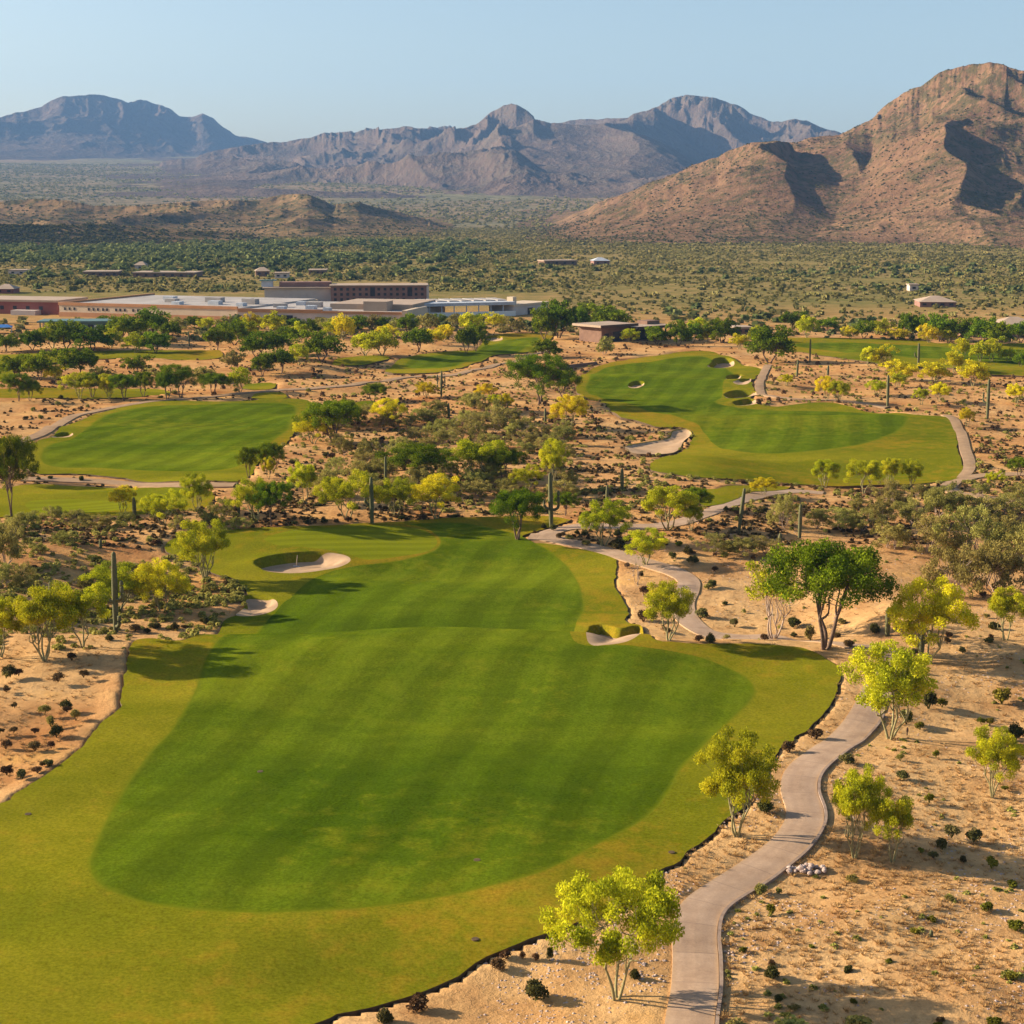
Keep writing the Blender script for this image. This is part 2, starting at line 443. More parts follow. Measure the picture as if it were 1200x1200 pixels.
def m_soil():
    b = NB('desert soil'); P = b.pos()
    big = b.noise(P, 0.022, 4); mid = b.noise(P, 0.16, 5, .6); fine = b.noise(P, 1.3, 6, .7); grit = b.noise(P, 7.0, 3, .7)
    c1 = b.ramp(big, [(0.30, (0.42, 0.225, 0.09)), (0.48, (0.53, 0.335, 0.15)), (0.62, (0.50, 0.285, 0.115)), (0.75, (0.40, 0.21, 0.095))])
    c2 = b.ramp(mid, [(0.28, (0.33, 0.155, 0.06)), (0.45, (0.50, 0.31, 0.135)), (0.6, (0.61, 0.41, 0.20)), (0.75, (0.55, 0.30, 0.085))])
    c = b.mix(c1, c2, 0.55)
    f = b.ramp(fine, [(0.25, (0.55, 0.50, 0.46)), (0.45, (0.95, 0.93, 0.92)), (0.65, (1.08, 1.06, 1.04)), (0.8, (0.84, 0.78, 0.72))])
    c = b.mix(c, f, 1.0, 'MULTIPLY')
    g = b.ramp(grit, [(0.30, (0.72, 0.68, 0.66)), (0.5, (1, 1, 1)), (0.75, (1.1, 1.1, 1.1))])
    c = b.mix(c, g, 0.7, 'MULTIPLY')
    at = b.n('ShaderNodeAttribute'); at.attribute_name = 'earth'
    ce = b.ramp(mid, [(0.3, (0.27, 0.105, 0.035)), (0.5, (0.40, 0.19, 0.07)), (0.66, (0.50, 0.27, 0.08)), (0.8, (0.46, 0.26, 0.12))])
    c = b.mix(c, b.mix(ce, f, 1.0, 'MULTIPLY'), b.math('MULTIPLY', at.outputs['Fac'], .8))
    sep = b.n('ShaderNodeSeparateXYZ'); b.l(P, sep.inputs[0])
    # scrub covered plain far out: brown earth, then the olive grey bajada
    pl = b.noise(P, 0.012, 5, .65); pl2 = b.noise(P, 0.10, 4, .7)
    cp = b.ramp(pl2, [(0.30, (0.14, 0.125, 0.045)), (0.47, (0.205, 0.165, 0.065)), (0.62, (0.28, 0.195, 0.085)), (0.8, (0.37, 0.25, 0.12))])
    cp2 = b.ramp(pl, [(0.35, (0.75, 0.85, 0.7)), (0.6, (1.05, 1, .95))])
    cp = b.mix(cp, cp2, 1.0, 'MULTIPLY')
    c = b.mix(c, cp, b.maprange(sep.outputs[1], 470, 620))
    bj = b.noise(P, 0.03, 6, .8); bj2 = b.noise(P, 0.0022, 4)
    cb = b.ramp(bj, [(0.36, (0.06, 0.06, 0.03)), (0.5, (0.19, 0.145, 0.085)), (0.62, (0.30, 0.215, 0.135))])
    cb = b.mix(cb, b.ramp(bj2, [(0.35, (0.8, 0.95, 0.85)), (0.65, (1.1, 1, .95))]), 1.0, 'MULTIPLY')
    c = b.mix(c, cb, b.maprange(sep.outputs[1], 1500, 2300))
    h = b.math('ADD', b.math('MULTIPLY', fine, 1.0), b.math('MULTIPLY', grit, 0.25))
    return b.diffuse(c, 1.0, b.bump(h, 0.7, 0.22), 0.0)

def m_grass(name, ramp_stops, patch, patch_lo, stripe=None, fine=0.35):
    b = NB(name); P = b.pos()
    P2 = b.pos((0.6, 1.6, 1))
    n1 = b.noise(P2, 0.035, 4, .55, .4); n2 = b.noise(P, 0.5, 5, .65); n3 = b.noise(P, 5.0, 3, .7)
    n0 = b.noise(P, 0.02, 2)
    c = b.ramp(b.math('ADD', b.math('MULTIPLY', n1, .72), b.math('MULTIPLY', n2, .28)), ramp_stops)
    pf = b.maprange(b.math('ADD', b.math('MULTIPLY', n0, .6), b.math('MULTIPLY', n2, .4)), patch_lo, patch_lo + 0.16)
    c = b.mix(c, patch, b.math('MULTIPLY', pf, 0.8))
    f = b.ramp(n3, [(0.3, (1 - fine, 1 - fine, 1 - fine)), (0.7, (1 + fine * .6, 1 + fine * .6, 1 + fine * .5))])
    c = b.mix(c, f, 1.0, 'MULTIPLY')
    if stripe:
        ang, wl, amt = stripe
        Ps = b.pos((1, 1, 1), (0, 0, ang))
        sx = b.n('ShaderNodeSeparateXYZ'); b.l(Ps, sx.inputs[0])
        warp = b.math('MULTIPLY', b.noise(P, 0.03, 2), 6.0)
        s = b.math('SINE', b.math('MULTIPLY', b.math('ADD', sx.outputs[0], warp), 2 * math.pi / wl))
        st = b.ramp(b.maprange(s, -0.5, 0.5), [(0, (1 - amt, 1 - amt, 1 - amt)), (1, (1 + amt, 1 + amt, 1 + amt * .6))])
        c = b.mix(c, st, 1.0, 'MULTIPLY')
        s2 = b.math('SINE', b.math('MULTIPLY', b.math('ADD', sx.outputs[0], warp), 2 * math.pi / 0.93))
        c = b.mix(c, b.ramp(b.maprange(s2, -1, 1), [(0, (.95, .95, .95)), (1, (1.05, 1.05, 1.05))]), b.noise(P, .08, 3), 'MULTIPLY')
    bl = b.n('ShaderNodeAttribute'); bl.attribute_name = 'blend'
    c = b.mix(c, (0.115, 0.138, 0.007), b.math('MULTIPLY', b.maprange(bl.outputs['Fac'], .62, 1.0), b.maprange(n2, .25, .75, .5, 1.1), True))
    h = b.math('ADD', n2, b.math('MULTIPLY', n3, .35))
    return b.diffuse(c, 1.0, b.bump(h, 0.35, 0.10), 0.0)

def m_simple(name, c1, c2, scale=1.0, rough=0.85, bump=0.2, local=False, spec=0.25):
    b = NB(name); P = b.pos(local=local)
    n = b.noise(P, scale, 5, .6)
    c = b.ramp(n, [(0.3, c1), (0.7, c2)])
    return b.diffuse(c, rough, b.bump(n, bump, 0.05) if bump else None, spec)

def m_leaf(name, dark, mid, light, trans=0.3, hue=0.03, val=0.3):
    b = NB(name)
    a = b.n('ShaderNodeAttribute'); a.attribute_name = 'tint'
    c = b.ramp(a.outputs['Fac'], [(0.05, dark), (0.5, mid), (0.95, light)])
    oi = b.n('ShaderNodeObjectInfo')
    hs = b.n('ShaderNodeHueSaturation'); b.l(c, hs.inputs['Color'])
    b.l(b.maprange(oi.outputs['Random'], 0, 1, 0.5 - hue, 0.5 + hue), hs.inputs['Hue'])
    b.l(b.maprange(b.math('FRACT', b.math('MULTIPLY', oi.outputs['Random'], 7.31)), 0, 1, 1 - val, 1 + val * .6), hs.inputs['Value'])
    d = b.n('ShaderNodeBsdfDiffuse'); tr = b.n('ShaderNodeBsdfTranslucent')
    b.l(hs.outputs[0], d.inputs[0]); b.l(hs.outputs[0], tr.inputs[0])
    mx = b.n('ShaderNodeMixShader'); mx.inputs[0].default_value = trans
    b.l(d.outputs[0], mx.inputs[1]); b.l(tr.outputs[0], mx.inputs[2]); b.l(mx.outputs[0], b.out.inputs[0])
    return b.m

def m_path():
    b = NB('cart path concrete'); P = b.pos()
    n = b.noise(P, 0.6, 6, .65); n2 = b.noise(P, 8, 3, .7)
    c = b.ramp(n, [(0.3, (0.31, 0.205, 0.135)), (0.5, (0.40, 0.275, 0.185)), (0.72, (0.46, 0.325, 0.225))])
    c = b.mix(c, b.ramp(n2, [(0.3, (.85, .84, .83)), (.7, (1.05, 1.05, 1.05))]), 1.0, 'MULTIPLY')
    uv = b.n('ShaderNodeUVMap'); sx = b.n('ShaderNodeSeparateXYZ'); b.l(uv.outputs[0], sx.inputs[0])
    fr = b.math('FRACT', b.math('DIVIDE', sx.outputs[1], 3.0))
    jl = b.math('LESS_THAN', fr, 0.018)
    c = b.mix(c, (0.22, 0.15, 0.11), b.math('MULTIPLY', jl, .75))
    ax = b.math('ABSOLUTE', b.math('SUBTRACT', sx.outputs[0], 0.5))
    ty = b.math('SUBTRACT', 1.0, b.maprange(b.math('ABSOLUTE', b.math('SUBTRACT', ax, .22)), 0.03, 0.10))
    c = b.mix(c, (0.27, 0.185, 0.13), b.math('MULTIPLY', b.math('MULTIPLY', ty, b.noise(P, .35, 4)), .45))
    slab = b.n('ShaderNodeTexWhiteNoise', noise_dimensions='1D'); b.l(b.math('FLOOR', b.math('DIVIDE', sx.outputs[1], 3.0)), slab.inputs['W'])
    c = b.mix(c, b.ramp(slab.outputs['Value'], [(0, (.92, .91, .9)), (1, (1.06, 1.06, 1.06))]), 1.0, 'MULTIPLY')
    # sandy dust blown over the edges
    ed = b.maprange(b.math('ABSOLUTE', b.math('SUBTRACT', sx.outputs[0], 0.5)), 0.38, 0.5)
    c = b.mix(c, (0.47, 0.30, 0.15), b.math('MULTIPLY', b.math('MULTIPLY', ed, b.noise(P, 0.9, 4)), .9))
    return b.diffuse(c, 0.85, b.bump(n2, 0.15, 0.02), 0.2)

def m_rock(name, cols, scr, sscale, bscale, bd):
    """mountain sides: earth, darker rock outcrops, speckles of scrub"""
    b = NB(name); P = b.pos()
    n1 = b.noise(P, bscale, 6, .62); n2 = b.noise(P, bscale * 7, 6, .75)
    c = b.ramp(b.math('ADD', b.math('MULTIPLY', n1, .5), b.math('MULTIPLY', n2, .5)), cols)
    v = b.noise(P, sscale, 3, .8); v2 = b.noise(P, sscale * .13, 4, .7)
    sf = b.maprange(b.math('ADD', v, b.math('MULTIPLY', v2, .6)), 0.76, .90)
    c = b.mix(c, scr, b.math('MULTIPLY', sf, .8))
    h = b.math('ADD', n2, b.math('MULTIPLY', v, .3))
    return b.diffuse(c, 1.0, b.bump(h, 0.55, bd), 0.0)

M = {}
M['soil'] = m_soil()
M['fairway'] = m_grass('fairway grass', [(0.34, (0.050, 0.084, 0.004)), (0.5, (0.086, 0.122, 0.006)), (0.66, (0.145, 0.172, 0.009))], (0.18, 0.168, 0.010), 0.53, (R(14), 5.2, 0.10), .32)
M['rough'] = m_grass('rough grass', [(0.34, (0.100, 0.122, 0.006)), (0.5, (0.170, 0.163, 0.009)), (0.66, (0.245, 0.210, 0.014))], (0.31, 0.168, 0.016), 0.49, None, .34)
M['green'] = m_grass('putting green grass', [(0.3, (0.135, 0.16, 0.008)), (0.5, (0.165, 0.178, 0.009)), (0.7, (0.20, 0.195, 0.012))], (0.19, 0.175, 0.011), 0.6, (R(78), 2.2, 0.09), .12)
M['edge'] = m_simple('turf edge soil', (0.06, 0.04, 0.022), (0.13, 0.08, 0.04), 3)
M['sand'] = m_simple('bunker sand', (0.36, 0.235, 0.14), (0.46, 0.32, 0.205), 0.8, .95, .3, False, 0.0)
M['path'] = m_path()
M['dirtpath'] = m_simple('packed dirt', (0.27, 0.18, 0.11), (0.37, 0.25, 0.155), 0.7, .95, .2, False, 0.0)
M['kerb'] = m_simple('kerb concrete', (0.22, 0.15, 0.11), (0.34, 0.25, 0.19), 2)
M['palo'] = m_leaf('palo verde leaves', (0.19, 0.22, 0.012), (0.44, 0.445, 0.018), (0.72, 0.66, 0.03), .3, .010, .14)
M['yellow'] = m_leaf('palo verde blossom', (0.30, 0.27, 0.012), (0.64, 0.53, 0.018), (0.86, 0.71, 0.03), .3, .012, .2)
M['mesq'] = m_leaf('mesquite leaves', (0.05, 0.085, 0.006), (0.13, 0.185, 0.009), (0.26, 0.31, 0.014), .3, .015, .25)
M['olive'] = m_leaf('olive scrub leaves', (0.15, 0.14, 0.03), (0.31, 0.275, 0.07), (0.46, 0.40, 0.11), .3, .02, .25)
M['weed'] = m_leaf('green weed leaves', (0.07, 0.075, 0.01), (0.15, 0.145, 0.016), (0.26, 0.24, 0.03), .2, .03, .3)
M['shrub'] = m_leaf('shrub leaves', (0.05, 0.052, 0.016), (0.105, 0.10, 0.03), (0.18, 0.155, 0.055), .2, .03, .4)
M['brown'] = m_leaf('brown shrub leaves', (0.075, 0.045, 0.02), (0.145, 0.088, 0.04), (0.23, 0.15, 0.07), .2, .02, .35)
M['farleaf'] = m_leaf('distant tree leaves', (0.075, 0.10, 0.034), (0.14, 0.162, 0.054), (0.225, 0.23, 0.075), .25, .0, .0)
M['farscrub'] = m_leaf('distant scrub leaves', (0.13, 0.125, 0.04), (0.215, 0.19, 0.062), (0.32, 0.26, 0.095), .25, .0, .0)
M['hillscrub'] = m_leaf('hill scrub leaves', (0.06, 0.06, 0.025), (0.10, 0.095, 0.035), (0.16, 0.14, 0.055), .2, .0, .0)
M['straw'] = m_leaf('dry grass', (0.30, 0.16, 0.06), (0.46, 0.28, 0.11), (0.60, 0.42, 0.2), .2, .0, .0)
M['bark'] = m_simple('mesquite bark', (0.10, 0.06, 0.04), (0.20, 0.13, 0.09), 6, local=True)
M['greenbark'] = m_simple('palo verde bark', (0.19, 0.17, 0.07), (0.33, 0.28, 0.14), 5, local=True)
M['twig'] = m_simple('grey twigs', (0.28, 0.2, 0.15), (0.42, 0.32, 0.25), 5, local=True)
M['cactus'] = m_simple('saguaro skin', (0.075, 0.078, 0.036), (0.15, 0.145, 0.065), 5, local=True)
M['stone'] = m_simple('pink stone', (0.26, 0.18, 0.15), (0.50, 0.40, 0.35), 3)
M['mt_right'] = m_rock('granite mountain', [(0.32, (0.075, 0.042, 0.027)), (0.44, (0.148, 0.084, 0.049)), (0.55, (0.212, 0.124, 0.070)), (0.70, (0.275, 0.165, 0.092))], (0.065, 0.06, 0.025), 0.075, 0.0055, 14)
M['mt_mid'] = m_rock('far mountain', [(0.30, (0.05, 0.035, 0.03)), (0.46, (0.10, 0.07, 0.055)), (0.6, (0.15, 0.105, 0.08)), (0.72, (0.19, 0.13, 0.10))], (0.10, 0.08, 0.06), 0.028, 0.002, 35)
M['mt_hill'] = m_rock('scrub hill', [(0.30, (0.10, 0.065, 0.035)), (0.46, (0.17, 0.11, 0.055)), (0.6, (0.25, 0.155, 0.08)), (0.72, (0.29, 0.19, 0.10))], (0.05, 0.055, 0.025), 0.06, 0.008, 6)
M['cream'] = m_simple('cream stucco', (0.50, 0.39, 0.27), (0.58, 0.46, 0.33), 0.3)
M['orange'] = m_simple('rust stucco', (0.38, 0.18, 0.08), (0.46, 0.23, 0.11), 0.3)
M['greywall'] = m_simple('pale block wall', (0.46, 0.38, 0.34), (0.55, 0.47, 0.42), 0.3)
M['brownwall'] = m_simple('brown stucco', (0.20, 0.105, 0.085), (0.27, 0.15, 0.12), 0.3)
M['maroon'] = m_simple('maroon wall', (0.20, 0.06, 0.05), (0.27, 0.10, 0.08), 0.2)
M['roofwhite'] = m_simple('white roofing', (0.26, 0.235, 0.22), (0.40, 0.365, 0.34), 0.12)
M['rooftan'] = m_simple('tan roofing', (0.32, 0.235, 0.17), (0.40, 0.30, 0.22), 0.2)
M['teal'] = m_simple('teal metal roofing', (0.07, 0.14, 0.13), (0.11, 0.19, 0.17), 0.3, .5)
M['metal'] = m_simple('grey metal', (0.35, 0.37, 0.40), (0.5, 0.52, 0.55), 0.5, .5)
M['bluecloth'] = m_simple('blue canvas', (0.02, 0.12, 0.36), (0.04, 0.18, 0.46), 1)
M['glass'] = m_simple('dark glass', (0.02, 0.022, 0.03), (0.05, 0.055, 0.07), .5, .15, 0)
M['darkwood'] = m_simple('dark timber', (0.07, 0.04, 0.03), (0.13, 0.08, 0.055), 1)
M['claywall'] = m_simple('clay stucco', (0.15, 0.085, 0.06), (0.22, 0.13, 0.09), .6)
M['white'] = m_simple('white paint', (0.7, 0.68, 0.64), (0.78, 0.76, 0.72), .5)

# ------------------------------------------------------------------ ground sheet
TURF_MASKS = [h['R'] for h in HOLES]
def turf_inside(x, y):
    r = np.zeros(np.asarray(x).shape, bool)
    for h in HOLES:
        r |= inside(h['R'], x, y)
        for p, d in h['BK']: r |= inside(p, x, y)
    return r

def path_dist(x, y, reach=6):
    d = np.full(np.asarray(x).shape, 1e9)
    for line, wd, k in PATHLINES:
        d = np.minimum(d, dist_to(line, x, y, reach) - wd / 2)
    return d

ang_in = np.radians(np.linspace(-22, 22, 250))
ang_lo = np.radians(np.linspace(-75, -23, 27)); ang_hi = -ang_lo[::-1]
ANG = np.concatenate([ang_lo, ang_in, ang_hi])
rr = [20, 40, 52]
r_ = 58.0
while r_ < 11700:
    rr.append(r_)
    r_ += 0.5 if r_ < 215 else (r_ * 0.0035 if r_ < 700 else r_ * 0.009)
RR = np.array(rr)
A2, R2 = np.meshgrid(ANG, RR)
GX = (np.sin(A2) * R2).ravel(); GY = (np.cos(A2) * R2).ravel()
gz = g_base(GX, GY)
near = R2.ravel() < 560
ins = np.zeros(len(GX), bool); pd = np.full(len(GX), 1e9); bd = np.zeros(len(GX))
ni = np.nonzero(near)[0]
ins[ni] = turf_inside(GX[ni], GY[ni])
pd[ni] = path_dist(GX[ni], GY[ni])
bd[ni] = bunker_delta(GX[ni], GY[ni])
rough_amt = sstep(0.3, 2.5, pd) * ~ins
td = np.full(len(GX), 1e9)
for h in HOLES[:1]:
    td[ni] = np.minimum(td[ni], dist_to(h['R'], GX[ni], GY[ni], 4))
rough_amt = rough_amt * sstep(0.3, 2.5, td)
micro = 0.16 * fbm(GX / 3.2, GY / 3.2, 3, 41) + 0.45 * fbm(GX / 16, GY / 16, 2, 43) * sstep(2, 9, pd)
gz = gz + micro * rough_amt * (1 - sstep(350, 560, R2.ravel()))
gz = gz + 6.0 * fbm(GX / 260, GY / 260, 3, 47) * sstep(2400, 4000, R2.ravel())
gz = gz + np.where(ins, bd - 0.55, 0)
gz = np.where((pd < 0.2) & ~ins, gz - 0.06, gz)
nR, nA = A2.shape
idx = np.arange(nR * nA).reshape(nR, nA)
FQ = np.stack([idx[:-1, :-1], idx[:-1, 1:], idx[1:, 1:], idx[1:, :-1]], -1).reshape(-1, 4)[:, ::-1]
gme = mesh_arrays('ground', np.stack([GX, GY, gz], 1), FQ, M['soil'])
earth = .5 * sstep(130, 200, R2.ravel()) + .16
for (eu, ev, ru, rv, am) in ((230, 700, 80, 45, 1), (110, 650, 150, 50, .8), (40, 860, 110, 60, .8), (130, 800, 40, 60, .6), (500, 525, 150, 45, .75), (700, 530, 80, 35, .9), (1165, 530, 50, 40, 1), (1150, 1120, 120, 90, .5), (600, 490, 120, 30, .5), (1100, 640, 120, 50, .5), (320, 540, 50, 30, .6), (700, 430, 60, 14, .7)):
    c_ = ground_pt(eu, ev)[0]; s_ = F / depth_of(c_); q_ = s_ * (CAM_H / math.hypot(c_[1], CAM_H))
    earth = np.maximum(earth, am * np.exp(-((GX - c_[0]) / (ru / s_)) ** 2 - ((GY - c_[1]) / (rv / q_)) ** 2))
earth = np.clip(earth * (1 + .9 * fbm(GX / 9, GY / 9, 3, 55)), 0, 1)
ea = gme.attributes.new('earth', 'FLOAT', 'POINT'); ea.data.foreach_set('value', earth.astype(np.float32))
tag(obj('ground', gme), kind='structure')

# ------------------------------------------------------------------ turf
TOP = 0.11
def build_turf(h):
    st = h['step']
    inner_loops = []
    for L, dep in h['BK']:
        ctr = L.mean(0); q = L - ctr; rn = np.hypot(q[:, 0], q[:, 1])[:, None]
        kk = ((-.62 * q[:, 0] + .78 * q[:, 1]) / (rn[:, 0] + .3) + 1) / 2
        dn_ = np.gradient(np.vstack([L[-1:], L, L[:1]]), axis=0)[1:-1]
        dn_ = np.stack([-dn_[:, 1], dn_[:, 0]], 1); dn_ /= np.hypot(dn_[:, 0], dn_[:, 1])[:, None] + 1e-9
        if np.mean(np.sum(dn_ * q, 1)) > 0: dn_ = -dn_
        inner_loops.append(L + dn_ * ((.03 + .42 * dep * sstep(.55, .8, kk))[:, None]))
    loops = [h['R']] + h['FW'] + h['GR'] + [b for b, d in h['BK']] + inner_loops
    P = []; E = []
    for L in loops:
        b = len(P); n = len(L)
        P += [tuple(p) for p in L]; E += [(b + i, b + (i + 1) % n) for i in range(n)]
    bnd = np.array(P)
    allp = np.vstack([h['R']] + [b for b, d in h['BK']])
    mn, mx = allp.min(0), allp.max(0)
    sp = st * 1.15
    gx, gy = np.meshgrid(np.arange(mn[0], mx[0], sp), np.arange(mn[1], mx[1], sp))
    gx = gx + (np.arange(gx.shape[0]) % 2)[:, None] * sp / 2
    gx = gx.ravel() + RNG.uniform(-.1, .1, gx.size) * sp; gy = gy.ravel()
    cand = [(gx, gy, sp * 0.55)]
    for b, d in h['BK']:
        bn, bx = b.min(0) - 2.5, b.max(0) + 2.5
        q = st * 0.42
        ax, ay = np.meshgrid(np.arange(bn[0], bx[0], q), np.arange(bn[1], bx[1], q))
        cand.append((ax.ravel() + RNG.uniform(-.1, .1, ax.size) * q, ay.ravel(), q * .55))
    pts = []
    for i, (x, y, mind) in enumerate(cand):
        ok = inside(h['R'], x, y)
        for b, d in h['BK']: ok |= inside(b, x, y)
        if i == 0:
            for b, d in h['BK']:
                bn, bx = b.min(0) - 2.5, b.max(0) + 2.5
                ok &= ~((x > bn[0]) & (x < bx[0]) & (y > bn[1]) & (y < bx[1]))
        x, y = x[ok], y[ok]
        dd = dist_to(bnd, x, y, 5)
        ok = dd > mind
        pts.append(np.stack([x[ok], y[ok]], 1))
    inner = np.vstack(pts)
    vin = [Vector(p) for p in P] + [Vector(p) for p in inner]
    vo, eo, fo, _, _, _ = delaunay_2d_cdt(vin, E, [], 0, 1e-4)
    V = np.array([(v.x, v.y) for v in vo])
    T = np.array([f for f in fo if len(f) == 3], int)
    c = V[T].mean(1)
    cls = np.full(len(T), -1)
    cls[inside(h['R'], c[:, 0], c[:, 1])] = 0
    for k, ls in ((1, h['FW']), (2, h['GR']), (3, [b for b, d in h['BK']])):
        for L in ls: cls[inside(L, c[:, 0], c[:, 1])] = k
    Z = g_all(V[:, 0], V[:, 1]) + TOP
    for (L, dep), IL in zip(h['BK'], inner_loops):           # the steep far-left faces are turf, the floor sand
        cls[inside(L, c[:, 0], c[:, 1]) & ~inside(IL, c[:, 0], c[:, 1])] = 0
    V3 = np.column_stack([V, Z])
    # outer rim
    keep = T[cls >= 0]
    e = np.sort(np.vstack([keep[:, [0, 1]], keep[:, [1, 2]], keep[:, [2, 0]]]), 1)
    ue, cnt = np.unique(e, axis=0, return_counts=True)
    rim = ue[cnt == 1]
    for k, (nm, mt) in enumerate((('rough', 'rough'), ('fairway', 'fairway'), ('putting_green', 'green'), ('bunker', 'sand'))):
        t = T[cls == k]
        if len(t) == 0: continue
        a = V[t]
        area = (a[:, 1, 0] - a[:, 0, 0]) * (a[:, 2, 1] - a[:, 0, 1]) - (a[:, 1, 1] - a[:, 0, 1]) * (a[:, 2, 0] - a[:, 0, 0])
        t = np.where(area[:, None] < 0, t[:, ::-1], t)
        u, inv = np.unique(t, return_inverse=True)
        t = inv.reshape(-1, 3); vv = V3[u]; fm = np.zeros(len(t), int)
        if k == 0:
            mp = {int(q): i for i, q in enumerate(u)}
            ev = []; ef = []
            for p, q in rim:
                if int(p) in mp and int(q) in mp:
                    b = len(vv) + len(ev)
                    A, B = V3[p], V3[q]
                    ev += [A, B, B - (0, 0, .7), A - (0, 0, .7)]
                    ef += [(b, b + 1, b + 2), (b, b + 2, b + 3)]
            if ev:
                vv = np.vstack([vv, np.array(ev)]); fm = np.concatenate([fm, np.ones(len(ef), int)])
                t = np.vstack([t, np.array(ef)])
        me = mesh_arrays(nm, vv, t, [M[mt], M['edge']] if k == 0 else M[mt], True, fm)
        if k < 2 and h['FW']:
            bl = np.zeros(len(vv))
            for L in h['FW']:
                bl = np.maximum(bl, 1 - np.clip(dist_to(L, vv[:, 0], vv[:, 1], 3) / (.25 * st), 0, 1))
            at = me.attributes.new('blend', 'FLOAT', 'POINT'); at.data.foreach_set('value', bl.astype(np.float32))
        tag(obj(nm, me), kind='structure')
for h in HOLES: build_turf(h)

# ------------------------------------------------------------------ cart paths and kerb
def ribbon(name, line, offs, zoff, mat, thick=0.0):
    d = np.gradient(line, axis=0); d /= np.hypot(d[:, 0], d[:, 1])[:, None]
    nrm = np.stack([d[:, 1], -d[:, 0]], 1)          # to the right of travel
    s = np.concatenate([[0], np.cumsum(np.hypot(*(line[1:] - line[:-1]).T))])
    V = []; k = len(offs)
    for o_, zo in zip(offs, zoff):
        p = line + nrm * o_
        V.append(np.column_stack([p, g_base(p[:, 0], p[:, 1]) + zo]))
    V = np.stack(V, 1)
    n = len(line); ix = np.arange(n * k).reshape(n, k)
    Fq = np.stack([ix[:-1, :-1], ix[:-1, 1:], ix[1:, 1:], ix[1:, :-1]], -1).reshape(-1, 4)
    me = mesh_arrays(name, V.reshape(-1, 3), Fq, mat, False)
    uv = me.uv_layers.new(name='UVMap')
    w0, w1 = offs[0], offs[-1]
    U = np.stack([np.tile((np.array(offs) - w0) / (w1 - w0), (n, 1)), np.tile(s[:, None], (1, k))], -1).reshape(-1, 2)
    uv.data.foreach_set('uv', U[Fq.ravel()].astype(np.float32).ravel())
    return me
for i, (line, wd, kerb) in enumerate(PATHLINES):
    hw = wd / 2
    z = 0.05 if i < 2 else 0.11
    z += 0.008 * i
    me = ribbon('cart_path', line, [-hw - .03, -hw, -hw * .5, 0, hw * .5, hw, hw + .03], [z - .25, z, z + .02, z + .03, z + .02, z, z - .25], M['path' if i < 2 else 'dirtpath'])
    tag(obj('cart_path', me), kind='structure')
    if kerb:
        cut = line[(line[:, 1] < 118)]
        me = ribbon('kerb', cut, [hw + .033, hw + .036, hw + .22, hw + .23], [z - .3, z + .11, z + .11, z - .35], M['kerb'])
        tag(obj('kerb', me), kind='structure')

